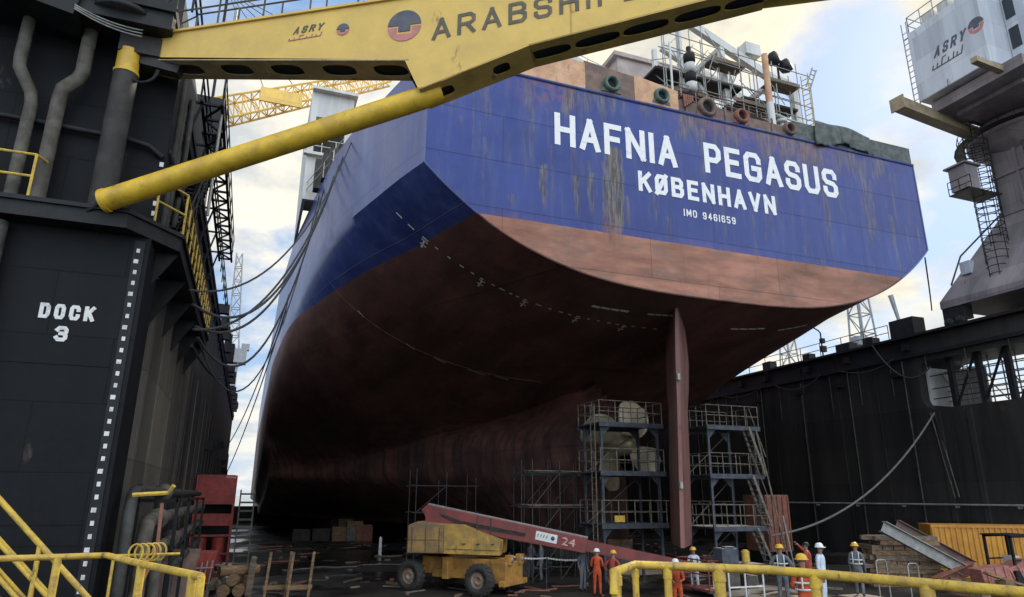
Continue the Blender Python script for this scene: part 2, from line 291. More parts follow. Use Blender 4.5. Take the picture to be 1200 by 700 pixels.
    wv = N('ShaderNodeTexWave'); wv.wave_type = 'BANDS'; wv.bands_direction = 'X' if transom else 'Y'; wv.inputs['Scale'].default_value = 0.36; wv.inputs['Distortion'].default_value = 3.2; wv.inputs['Detail'].default_value = 2; wv.inputs['Detail Scale'].default_value = 0.6
    L(tc.outputs['Object'], wv.inputs['Vector'])
    # plating: slight dishing between frames plus scratches
    bp = N('ShaderNodeBump'); bp.inputs['Strength'].default_value = 0.20; bp.inputs['Distance'].default_value = 0.05
    L(noise(0.9, (1, 1, 0.6), 3, 0.4), bp.inputs['Height'])
    bw = N('ShaderNodeBump'); bw.inputs['Strength'].default_value = 0.16 if not transom else 0.12; bw.inputs['Distance'].default_value = 0.10; wm = N('ShaderNodeMapRange'); wm.inputs[1].default_value = 11.0; wm.inputs[2].default_value = 7.0; L(sp.outputs[2], wm.inputs[0]); wh = N('ShaderNodeMath'); wh.operation = 'MULTIPLY'; L(wv.outputs['Fac'], wh.inputs[0])
    if transom: wh.inputs[1].default_value = 1.0
    else: L(wm.outputs[0], wh.inputs[1])
    L(wh.outputs[0], bw.inputs['Height']); L(bw.outputs[0], bp.inputs['Normal'])
    bs = N('ShaderNodeBump'); bs.inputs['Strength'].default_value = 0.6; bs.inputs['Distance'].default_value = 0.025; L(bk.outputs['Fac'], bs.inputs['Height']); L(bp.outputs[0], bs.inputs['Normal'])
    bp2 = N('ShaderNodeBump'); bp2.inputs['Strength'].default_value = 0.12; bp2.inputs['Distance'].default_value = 0.03
    L(noise(7, (1, 1, 0.3), 6, 0.6), bp2.inputs['Height']); L(bs.outputs[0], bp2.inputs['Normal']); L(bp2.outputs[0], b.inputs['Normal'])
    return m
M['hull'] = hull_mat('hull_paint'); M['transom'] = hull_mat('transom_paint', True)

# ------------------------------------------------------------------ mesh helpers
WL = {}
class MB:
    """collects shapes in world coordinates; build() links them as ONE mesh object"""
    def __init__(self): self.v = []; self.f = []; self.mi = []; self.cur = 0; self.sm = []
    def add(self, vs, fs, smooth=False):
        o = len(self.v); self.v += [tuple(p) for p in vs]
        for f in fs: self.f.append([i+o for i in f]); self.mi.append(self.cur); self.sm.append(smooth)
        return self
    def box(self, c, s, rot=None):
        hx, hy, hz = s[0]/2, s[1]/2, s[2]/2
        vs = [Vector((x, y, z)) for x in (-hx, hx) for y in (-hy, hy) for z in (-hz, hz)]
        if rot is not None: vs = [rot @ p for p in vs]
        c = Vector(c)
        return self.add([p+c for p in vs], [(0, 1, 3, 2), (4, 6, 7, 5), (0, 4, 5, 1), (2, 3, 7, 6), (0, 2, 6, 4), (1, 5, 7, 3)])
    def span(self, a, b):
        a, b = Vector(a), Vector(b); return self.box((a+b)/2, [abs(x) for x in (b-a)])
    def bar(self, p, q, w, h=None, up=(0, 0, 1)):
        p, q = Vector(p), Vector(q); h = h or w; d = (q-p); ln = d.length
        if ln < 1e-6: return self
        d.normalize(); up = Vector(up)
        if abs(d.dot(up)) > 0.99: up = Vector((0, 1, 0))
        sx = d.cross(up).normalized(); sz = sx.cross(d)
        return self.box((p+q)/2, (w, ln, h), Matrix((sx, d, sz)).transposed())
    def tube(self, pts, r, n=8, r2=None, cap=True):
        pts = [Vector(p) for p in pts]; k = len(pts)
        rings = []; prev = None
        for i, p in enumerate(pts):
            t = (pts[min(i+1, k-1)]-pts[max(i-1, 0)])
            if t.length < 1e-9: t = Vector((0, 0, 1))
            t.normalize()
            if prev is None:
                a = Vector((0, 0, 1)) if abs(t.z) < 0.9 else Vector((1, 0, 0))
                x = t.cross(a).normalized()
            else:
                x = (prev-t*prev.dot(t)).normalized()
            prev = x; y = t.cross(x)
            rr = r if r2 is None else r+(r2-r)*i/(k-1)
            if isinstance(r, (list, tuple)): rr = r[i]
            rings.append([p+(x*math.cos(2*math.pi*j/n)+y*math.sin(2*math.pi*j/n))*rr for j in range(n)])
        vs = [q for g in rings for q in g]; fs = []
        for i in range(k-1):
            for j in range(n):
                fs.append((i*n+j, i*n+(j+1) % n, (i+1)*n+(j+1) % n, (i+1)*n+j))
        self.add(vs, fs, n >= 8)
        if cap:
            self.add(rings[0], [tuple(reversed(range(n)))]); self.add(rings[-1], [tuple(range(n))])
        return self
    def prism(self, poly, ext):
        """planar polygon (3D points) extruded along the vector ext"""
        n = len(poly); poly = [Vector(p) for p in poly]; e = Vector(ext)
        vs = poly+[p+e for p in poly]
        return self.add(vs, [tuple(reversed(range(n))), tuple(range(n, 2*n))]+[(i, (i+1) % n, n+(i+1) % n, n+i) for i in range(n)])
    def lathe(self, c, axis, prof, n=20):
        """profile [(radius, along axis)]"""
        c = Vector(c); ax = Vector(axis).normalized(); a = Vector((0, 0, 1)) if abs(ax.z) < 0.9 else Vector((1, 0, 0))
        x = ax.cross(a).normalized(); y = ax.cross(x); vs = []; fs = []
        for r, h in prof:
            for j in range(n):
                t = 2*math.pi*j/n; vs.append(c+ax*h+(x*math.cos(t)+y*math.sin(t))*r)
        for i in range(len(prof)-1):
            for j in range(n): fs.append((i*n+j, i*n+(j+1) % n, (i+1)*n+(j+1) % n, (i+1)*n+j))
        return self.add(vs, fs, True)
    def build(self, name, mats, parent=None, origin=None, bevel=0.0, fix=True):
        mats = mats if isinstance(mats, (list, tuple)) else [mats]
        if parent is not None: o = WL[parent]
        elif origin is not None: o = Vector(origin)
        else:
            A = np.array(self.v); o = Vector(((A[:, 0].min()+A[:, 0].max())/2, (A[:, 1].min()+A[:, 1].max())/2, A[:, 2].min()))
        me = bpy.data.meshes.new(name)
        me.from_pydata([(p[0]-o.x, p[1]-o.y, p[2]-o.z) for p in self.v], [], self.f)
        for m in mats: me.materials.append(m)
        me.polygons.foreach_set('material_index', self.mi); me.polygons.foreach_set('use_smooth', self.sm)
        if fix:
            bm = bmesh.new(); bm.from_mesh(me); bmesh.ops.recalc_face_normals(bm, faces=bm.faces); bm.to_mesh(me); bm.free()
        me.update()
        ob = bpy.data.objects.new(name, me); COL.objects.link(ob)
        if parent is not None: ob.parent = parent
        else: ob.location = o
        WL[ob] = o
        if bevel > 0:
            md = ob.modifiers.new('bevel', 'BEVEL'); md.width = bevel; md.segments = 2; md.limit_method = 'ANGLE'
        return ob
def tag(o, label=None, cat=None, group=None, kind=None):
    if label: o['label'] = label
    if cat: o['category'] = cat
    if group: o['group'] = group
    if kind: o['kind'] = kind
    return o
def thing(name, label, cat, loc, group=None):
    o = bpy.data.objects.new(name, None); COL.objects.link(o); o.location = loc; o.empty_display_size = 0.3
    WL[o] = Vector(loc); return tag(o, label, cat, group)
def copy_tree(o, parent=None):
    c = o.copy(); COL.objects.link(c); c.parent = parent
    if parent is not None: c.matrix_parent_inverse = o.matrix_parent_inverse.copy()
    for ch in list(o.children): copy_tree(ch, c)
    return c
def lerp(a, b, t): return Vector(a)*(1-t)+Vector(b)*t
def text_mesh(body, name, org, xd, zd, width, height, mat, parent, bold=0.0, depth=0.012, shear=0.0, spacing=1.0, wspace=1.0):
    """raised lettering fitted into width x height; org is its lower left corner"""
    cu = bpy.data.curves.new(name, 'FONT'); cu.body = body; cu.offset = bold; cu.shear = shear
    cu.space_character = spacing; cu.space_word = wspace; cu.resolution_u = 4
    t = bpy.data.objects.new(name, cu); COL.objects.link(t); bpy.context.view_layer.update()
    me = bpy.data.meshes.new_from_object(t.evaluated_get(bpy.context.evaluated_depsgraph_get()))
    bpy.data.objects.remove(t); bpy.data.curves.remove(cu)
    A = np.array([v.co[:] for v in me.vertices]); mn, mx_ = A.min(0), A.max(0)
    xd, zd, org = Vector(xd).normalized(), Vector(zd).normalized(), Vector(org); nd = xd.cross(zd)
    bm = bmesh.new(); bm.from_mesh(me); bpy.data.meshes.remove(me)
    r = bmesh.ops.extrude_face_region(bm, geom=bm.faces[:]); ev = set(g for g in r['geom'] if isinstance(g, bmesh.types.BMVert))
    o = WL[parent]
    for v in bm.verts:
        x = (v.co.x-mn[0])/(mx_[0]-mn[0])*width; y = (v.co.y-mn[1])/(mx_[1]-mn[1])*height
        v.co = org+xd*x+zd*y+(nd*depth if v in ev else Vector((0, 0, 0)))-o
    m2 = bpy.data.meshes.new(name); bmesh.ops.recalc_face_normals(bm, faces=bm.faces); bm.to_mesh(m2); bm.free(); m2.materials.append(mat)
    ob = bpy.data.objects.new(name, m2); COL.objects.link(ob); ob.parent = parent; WL[ob] = o
    return ob
GLYPH = {
 'A': (1, [[(0, 0), (.5, 1)], [(.5, 1), (1, 0)], [(.25, .3), (.75, .3)]]), 'B': (.95, [[(0, 0), (0, 1)], [(.1, 1), (.75, 1), (.95, .85), (.95, .66), (.75, .53), (.1, .53)], [(.1, 0), (.8, 0), (1, .15), (1, .38), (.80, .48)]]),
 'C': (.95, [[(1, .75), (1, .85), (.8, 1), (.2, 1), (0, .85), (0, .15), (.2, 0), (.8, 0), (1, .15), (1, .25)]]), 'D': (.95, [[(0, 0), (0, 1)], [(.1, 1), (.75, 1), (1, .8), (1, .2), (.75, 0), (.1, 0)]]),
 'E': (.85, [[(1, 1), (0, 1), (0, 0), (1, 0)], [(.1, .52), (.85, .52)]]), 'F': (.85, [[(1, 1), (0, 1), (0, 0)], [(.1, .52), (.85, .52)]]),
 'G': (1, [[(1, .75), (1, .85), (.8, 1), (.2, 1), (0, .85), (0, .15), (.2, 0), (.8, 0), (1, .15), (1, .45), (.55, .45)]]), 'H': (1, [[(0, 0), (0, 1)], [(1, 0), (1, 1)], [(.1, .5), (.9, .5)]]),
 'I': (.0, [[(0, 0), (0, 1)]]), 'K': (.95, [[(0, 0), (0, 1)], [(.08, .42), (1, 1)], [(.4, .6), (1, 0)]]), 'M': (1.15, [[(0, 0), (0, 1)], [(0, 1), (.5, .25)], [(.5, .25), (1, 1)], [(1, 1), (1, 0)]]),
 'N': (1, [[(0, 0), (0, 1)], [(0, 1), (1, 0)], [(1, 0), (1, 1)]]), 'O': (.95, [[(.5, 1), (.2, 1), (0, .82), (0, .18), (.2, 0), (.8, 0), (1, .18), (1, .82), (.8, 1), (.5, 1)]]),
 'Ø': (.95, [[(.5, 1), (.2, 1), (0, .82), (0, .18), (.2, 0), (.8, 0), (1, .18), (1, .82), (.8, 1), (.5, 1)], [(-.05, -.06), (1.05, 1.06)]]),
 'P': (.9, [[(0, 0), (0, 1)], [(.1, 1), (.75, 1), (1, .85), (1, .58), (.75, .44), (.1, .44)]]), 'R': (.95, [[(0, 0), (0, 1)], [(.1, 1), (.75, 1), (1, .85), (1, .62), (.75, .48), (.1, .48)], [(.55, .44), (1, 0)]]),
 'S': (.92, [[(1, .78), (1, .86), (.8, 1), (.2, 1), (0, .86), (0, .66), (.2, .53), (.8, .48), (1, .36), (1, .14), (.8, 0), (.2, 0), (0, .14), (0, .24)]]),
 'U': (.95, [[(0, 1), (0, .18), (.2, 0), (.8, 0), (1, .18), (1, 1)]]), 'V': (1, [[(0, 1), (.5, 0)], [(.5, 0), (1, 1)]]), 'Y': (1, [[(0, 1), (.5, .48)], [(.5, .48), (1, 1)], [(.5, .42), (.5, 0)]]),
 '1': (.0, [[(0, 0), (0, 1)]]), '3': (.85, [[(0, .84), (.2, 1), (.8, 1), (1, .85), (1, .66), (.82, .53), (.4, .53)], [(.82, .48), (1, .36), (1, .15), (.8, 0), (.2, 0), (0, .16)]]),
 '4': (.9, [[(.72, 0), (.72, 1)], [(.72, 1), (0, .3)], [(0, .3), (1, .3)]]), '5': (.85, [[(.95, 1), (.05, 1), (0, .56), (.8, .56), (1, .42), (1, .15), (.8, 0), (.2, 0), (0, .14)]]),
 '6': (.85, [[(.95, .86), (.8, 1), (.2, 1), (0, .82), (0, .15), (.2, 0), (.8, 0), (1, .15), (1, .42), (.8, .56)], [(.8, .56), (.2, .56)]]), '9': (.85, [[(.05, .14), (.2, 0), (.8, 0), (1, .18), (1, .85), (.8, 1), (.2, 1), (0, .85), (0, .58), (.2, .44)], [(.2, .44), (.8, .44)]]),
}
def block_text(body, name, org, xd, zd, width, height, mat, parent, stroke=0.2, depth=0.016, slant=0.0, gap=0.24, word=0.7, aspect=0.55, skip=()):
    """sign-painter's block lettering: every stroke a mitred bar, laid side by side to fill width x height"""
    xd, zd, org = Vector(xd).normalized(), Vector(zd).normalized(), Vector(org); nd = xd.cross(zd)
    adv = []; x = 0.0
    for ch in body:
        if ch == ' ': x += word; continue
        w_ = GLYPH[ch][0]*aspect*(1-stroke)+stroke; adv.append((ch, x, w_)); x += w_+gap
    tot = adv[-1][1]+adv[-1][2]; k = width/tot; m = MB(); st = stroke*height
    sx = k                      # horizontal units per glyph unit
    for idx, (ch, x0, w_) in enumerate(adv):
        if idx in skip: continue
        pw = (w_-stroke)*sx; hs = stroke*min(sx, height)*0.5
        for si, pl in enumerate(GLYPH[ch][1]):
            P = [np.array((x0*sx+hs+px*((w_*sx)-2*hs), hs+py*(height-2*hs))) for px, py in pl]; n = len(P); Lf = []; Rt = []
            closed = np.allclose(P[0], P[-1])
            for i in range(n):
                d0 = P[i]-P[i-1] if i else (P[-1]-P[-2] if closed else P[1]-P[0]); d1 = P[i+1]-P[i] if i < n-1 else (P[1]-P[0] if closed else P[i]-P[i-1])
                d0 = d0/np.linalg.norm(d0); d1 = d1/np.linalg.norm(d1); n0 = np.array((-d0[1], d0[0])); n1 = np.array((-d1[1], d1[0])); mt = n0+n1; q = mt@n0
                mt = mt/max(q, 0.55); p = P[i].copy()
                if i == 0 and not closed: p = p-d1*hs*(0.98 if len(pl) == 2 or True else 0)
                if i == n-1 and not closed: p = p+d0*hs*0.98
                Lf.append(p+mt*hs); Rt.append(p-mt*hs)
            dz = depth*(1+0.2*si); o0 = nd*dz
            W = lambda p: org+xd*(p[0]+slant*p[1])+zd*p[1]
            vs = []
            for i in range(n): vs += [W(Lf[i]), W(Rt[i]), W(Lf[i])+o0, W(Rt[i])+o0]
            fs = []
            for i in range(n-1):
                a, b = 4*i, 4*i+4; fs += [(a+2, a+3, b+3, b+2), (a, b, b+1, a+1), (a, a+2, b+2, b), (a+1, b+1, b+3, a+3)]
            fs += [(0, 1, 3, 2), (4*n-4, 4*n-2, 4*n-1, 4*n-3)]
            m.add(vs, fs)
    return m.build(name, mat, parent)
def rail_run(mb, path, h=1.05, step=1.5, r=0.025, mids=(0.5,), closed=False, n=6, down=0.0):
    """handrail over a floor path: top rail, mid rails, posts"""
    P = [Vector(p) for p in path]
    up = Vector((0, 0, 1))
    for f in (1.0,)+tuple(mids):
        pts = [p+up*h*f for p in P]
        if closed: pts.append(pts[0])
        for a, b in zip(pts[:-1], pts[1:]): mb.tube([a, b], r, n)
    segs = list(zip(P[:-1], P[1:]))+([(P[-1], P[0])] if closed else [])
    for a, b in segs:
        k = max(1, int(round((b-a).length/step)))
        for i in range(k): q = lerp(a, b, i/k); mb.tube([q-up*down, q+up*h], r*1.05, n)
    if not closed: mb.tube([P[-1]-up*down, P[-1]+up*h], r*1.05, n)
    return mb
def lattice(mb, a, b, w, h, n, rc=0.06, rb=0.035, up=(0, 0, 1), taper=1.0, k=5):
    """four-chord lattice boom/tower between points a and b"""
    a, b = Vector(a), Vector(b); d = (b-a).normalized(); up = Vector(up)
    if abs(d.dot(up)) > 0.95: up = Vector((0, 1, 0))
    sx = d.cross(up).normalized(); sz = sx.cross(d)
    def ring(t):
        c = lerp(a, b, t); s = 1+(taper-1)*t
        return [c+sx*w/2*s*i+sz*h/2*s*j for i, j in ((-1, -1), (1, -1), (1, 1), (-1, 1))]
    rs = [ring(i/n) for i in range(n+1)]
    for j in range(4): mb.tube([rs[0][j], rs[-1][j]], rc, k)
    for i in range(n):
        for j in range(4):
            mb.tube([rs[i][j], rs[i+1][(j+1) % 4]] if (i+j) % 2 == 0 else [rs[i][(j+1) % 4], rs[i+1][j]], rb, 4, cap=False)
            if i: mb.tube([rs[i][j], rs[i][(j+1) % 4]], rb, 4, cap=False)
    return mb
def sag_line(a, b, sag, n=24):
    return [lerp(a, b, i/n)-Vector((0, 0, 4*sag*(i/n)*(1-i/n))) for i in range(n+1)]

# ================================================================== SETTING
DX0, DX1 = -2.9, 43.7                   # inner faces of the two wing walls
XC = 20.55                               # centre line of dock and ship
DOCK_END = 112.0
f = MB(); f.span((-12, 3, -2.6), (53, DOCK_END, 0.0)); tag(f.build('dock_floor', M['floor']), kind='structure')
f = MB(); f.add([(-4000, -300, -2.0), (4000, -300, -2.0), (4000, 7000, -2.0), (-4000, 7000, -2.0)], [(0, 1, 2, 3)])
tag(f.build('water', M['water']), kind='structure')

# ------------------------------------------------------------------ left wing wall
def left_wing_wall():
    t = thing('dock_wing_wall', 'black dock wing wall on the left, painted with white block letters and a draft scale', 'dock wall', (-7, 17, 0))
    WT = 16.0
    m = MB()
    m.span((-12, 17.0, 0), (-2.70, 18.6, 9.70))                      # end bulkhead
    m.span((-12, 18.6, 0), (-3.75, 20.8, 9.70))                      # shadow recess behind it
    m.span((-12, 17.35, 9.70), (-2.72, 18.0, WT-1.2)); m.span((-12, 18.0, 9.70), (-3.0, 20.8, WT-1.2))                # upper storey end
    for z in (3.3, 6.6): m.span((-12, 16.985, z), (-3.1, 17.0, z+0.03))
    m.build('end_bulkhead', M['dock_black'], t)
    m = MB(); m.span((-12, 20.8, 0), (DX0, DOCK_END, 9.70)); m.span((-12, 20.8, 9.70), (DX0-0.1, DOCK_END, WT-1.2))
    for i in range(24):
        y = 23.5+i*3.7
        m.span((DX0, y, 0.2), (DX0+0.035, y+0.05, 9.6))
    m.build('inner_wall', M['dock_wall'], t)
    m = MB(); m.span((-12.3, 16.1, WT-1.2), (DX0+0.03, DOCK_END, WT-0.75)); m.span((-12.3, 16.0, WT-0.75), (DX0+0.08, DOCK_END, WT-0.5))
    for i in range(30): m.span((-11.5, 17.6+i*3.1, WT-1.6), (DX0+0.02, 17.75+i*3.1, WT-1.2))
    m.build('top_deck', M['dark_steel'], t)
    # safety deck ledge with chamfered corner
    poly = [(-12, 16.45), (-3.15, 16.45), (-2.15, 17.75), (-2.15, 30.2), (-2.87, 30.2), (-2.87, 17.35), (-12, 17.35)]
    m = MB(); m.prism([(x, y, 9.70) for x, y in poly], (0, 0, 0.34))
    m.prism([(x, y, 10.04) for x, y in [(-12, 16.38), (-3.12, 16.38), (-2.08, 17.72), (-2.08, 30.2), (-2.2, 30.2), (-2.22, 17.8), (-3.2, 16.5), (-12, 16.5)]], (0, 0, 0.10))
    for i in range(6):
        y = 18.0+i*2.4
        m.prism([(DX0-0.2, y, 9.70), (-2.2, y, 9.70), (DX0-0.2, y, 8.2)], (0, 0.08, 0))
    m.build('safety_deck', M['dark_steel'], t)
    # draft scale along the bulkhead edge
    m = MB(); m.span((-3.02, 16.975, 0.2), (-2.80, 16.99, 9.6)); sc = m.build('draft_scale', M['dark_steel'], t)
    m = MB(); z = 0.4; i = 0
    while z < 9.4:
        m.span((-2.955 if i % 3 else -2.98, 16.965, z), (-2.885, 16.975, z+0.095)); z += 0.262; i += 1
    z = 10.4
    while z < 11.9: m.span((-2.84, 17.32, z), (-2.75, 17.35, z+0.12)); z += 0.262
    m.build('scale_mark', M['chipped_white'], sc)
    a, b = onY(47, 373, 16.97), onY(112, 378, 16.97)
    block_text('DOCK', 'lettering', (-4.62, 16.998, 7.59), (1, 0, 0), (0, 0, 1), 1.06, 0.34, M['chipped_white'], t, stroke=0.24)
    block_text('3', 'lettering', (-4.25, 16.998, 7.10), (1, 0, 0), (0, 0, 1), 0.25, 0.34, M['chipped_white'], t, stroke=0.24)
    # pipes on the upper storey
    def bend(*p, r=0.14): return MB().tube(p, r, 12)
    bend((-5.62, 17.0, 10.1), (-5.62, 17.0, 12.6), (-5.66, 16.95, 12.9), (-5.98, 16.9, 13.5), (-6.0, 16.9, 13.75), (-6.0, 16.9, 14.9), r=0.135).build('vent_pipe', M['grey_pipe'], t)
    bend((-5.10, 17.0, 10.1), (-5.10, 17.0, 12.9), (-5.06, 16.95, 13.15), (-4.78, 16.9, 13.45), (-4.72, 16.9, 13.65), (-4.72, 16.9, 14.9), r=0.16).build('vent_pipe', M['grey_pipe'], t)
    bend((-9, 17.2, 12.45), (-3.6, 17.2, 12.25), (-3.1, 17.2, 12.15), (-2.8, 17.3, 11.95), r=0.07).build('cable_pipe', M['dark_steel'], t)
    bend((-5.6, 16.75, 0), (-5.6, 16.75, 9.6), r=0.16).build('vent_pipe', M['dark_pipe'], t)
    # yellow rail on the safety deck, end
    m = MB(); rail_run(m, [(-9, 16.55, 10.14), (-5.15, 16.55, 10.14)], 1.05, 1.9, 0.03); m.tube([(-5.15, 16.55, 11.19), (-5.02, 16.9, 11.19)], 0.03, 6)
    m.build('railing', M['rail_yellow'], t)
    m = MB(); rail_run(m, [(-2.7, 17.05, 10.14), (-2.15, 17.8, 10.14), (-2.15, 30.0, 10.14)], 1.1, 0.95, 0.028); m.build('railing', M['rail_yellow'], t)
    # column that carries the bridge hinge: dark sleeve, yellow head
    m = MB(); m.tube([(-3.78, 16.72, 10.14), (-3.78, 16.72, 13.75)], 0.27, 20); cl = m.build('hinge_column', M['column_grey'], t)
    m = MB(); m.tube([(-3.78, 16.72, 13.75), (-3.78, 16.72, 14.35)], 0.255, 20); m.tube([(-3.78, 16.72, 13.70), (-3.78, 16.72, 13.78)], 0.285, 20); m.build('column_head', M['strut_yellow'], cl)
    # stuff on the top deck edge
    m = MB(); m.span((-8.2, 15.6, 14.95), (-6.05, 16.6, 16.2)); m.build('winch_box', M['beige'], t, bevel=0.04)
    m = MB(); m.prism([(-5.9, 16.0, 14.8), (-4.9, 16.0, 14.6), (-4.6, 16.0, 16.4), (-6.0, 16.0, 16.4)], (0, 1.0, 0)); m.build('winch_box', M['dark_steel'], t)
    m = MB(); m.lathe((-4.0, 16.6, 15.05), (0, 0, 1), [(0.0, 0), (0.75, 0), (0.75, 0.12), (0.55, 0.14), (0.55, 0.4), (0.75, 0.42), (0.75, 0.5), (0, 0.5)], 24); m.build('cable_drum', M['dark_steel'], t)
    m = MB()
    for q in range(3): m.tube(sag_line((-4.9, 16.0, 14.85-0.05*q), (-3.5, 16.3, 14.75-0.09*q), 0.1, 8), 0.018, 6)
    m.build('cable_run', M['galv'], t)
    m = MB()
    for q in range(2):
        m.tube([Vector((-3.45+0.35*math.cos(s)*(1+.1*q), 16.55, 13.9+0.42*math.sin(s))) for s in np.linspace(math.pi, 2*math.pi, 10)], 0.025, 6)
    m.build('hose_loop', M['dark_steel'], t)
    # bracket gallery overhanging the dock high on the inner wall
    m = MB(); gx, gi, gz = -1.92, -2.5, 15.5; y = 20.6; k = 0
    for x in (gx, gi): m.bar((x, 20.4, gz), (x, 36.2, gz), 0.09, 0.09)
    while y < 36.3:
        m.bar((gi-0.05, y, gz), (gx, y, gz), 0.10, 0.07)
        if y < 35.6: m.bar((gi, y, gz) if k % 2 else (gx, y, gz), (gx, y+0.95, gz) if k % 2 else (gi, y+.95, gz), 0.06, 0.06)
        if k % 3 == 0: m.bar((DX0-.05, y, 13.6), (gi, y, gz-.05), 0.07); m.bar((DX0-.05, y, gz), (gi, y, gz), .07)
        if k % 2 == 0: m.bar((gx, y, gz), (gx, y, gz+1.1), 0.04)
        y += 0.95; k += 1
    gl = m.build('bracket_gallery', M['dark_steel'], t)
    m = MB()
    for z in (gz+.55, gz+1.1): m.tube([(gx, 20.4, z), (gx, 36.2, z)], 0.022, 6)
    m.build('railing', M['dark_steel'], gl)
    m = MB(); m.tube([(-1.95, 21.0, 12.0), (-1.95, 21.0, 19.5)], 0.05, 8); m.build('gallery_post', M['galv'], gl)
    m = MB(); m.span((-6, 17.8, WT-0.5), (-2.95, 26.5, 17.0)); m.span((-6, 26.5, WT-0.5), (-2.95, 33, 15.9)); m.build('deck_house', M['dark_steel'], t)
    # stair and clutter between ledge and top deck, seen past the corner
    m = MB()
    for s in (0, 0.75): m.bar((-2.55+0*s, 19.0+s*0, 10.2), (-2.55, 24.5, 15.0), 0.06, 0.2)
    for i in range(18): m.box((-2.55, 19.2+i*0.3, 10.35+i*0.262), (0.65, 0.22, 0.03))
    rail_run(m, [(-2.25, 19.0, 10.2), (-2.25, 24.5, 15.0)], 1.0, 1.2, 0.03); m.build('stair', M['dark_steel'], t)
    m = MB()
    for y, r in ((18.2, .10), (18.9, .06), (20.2, .09)): m.tube([(-2.7, y, 10.1), (-2.7, y, 15.3)], r, 8)
    m.tube([(-2.75, 17.6, 12.3), (-2.65, 18.5, 12.2), (-2.7, 30, 12.2)], 0.09, 8)
    m.build('cable_pipe', M['dark_pipe'], t)
    m = MB(); rail_run(m, [(-9, 16.2, WT-0.5), (DX0+0.4, 16.2, WT-0.5), (DX0+0.4, 60, WT-0.5)], 1.1, 2.0, 0.03); m.build('railing', M['dark_steel'], t)
    # odds and ends that break the far top edge
    m = MB()
    for i in range(14):
        y = 48+i*4.5+random.uniform(-1, 1); h = random.uniform(0.4, 1.8); m.box((DX0+0.2, y, WT-0.5+h/2), (random.uniform(.5, 1), random.uniform(.5, 1.6), h))
    for i in range(10):
        y = 46+i*6.2; m.box((DX0+0.25, y, 6.2+random.uniform(-3, 3)), (0.5, 0.7, 0.6))
    m.build('bollard_and_fender', M['dark_steel'], t)
    return t
left_wing_wall()

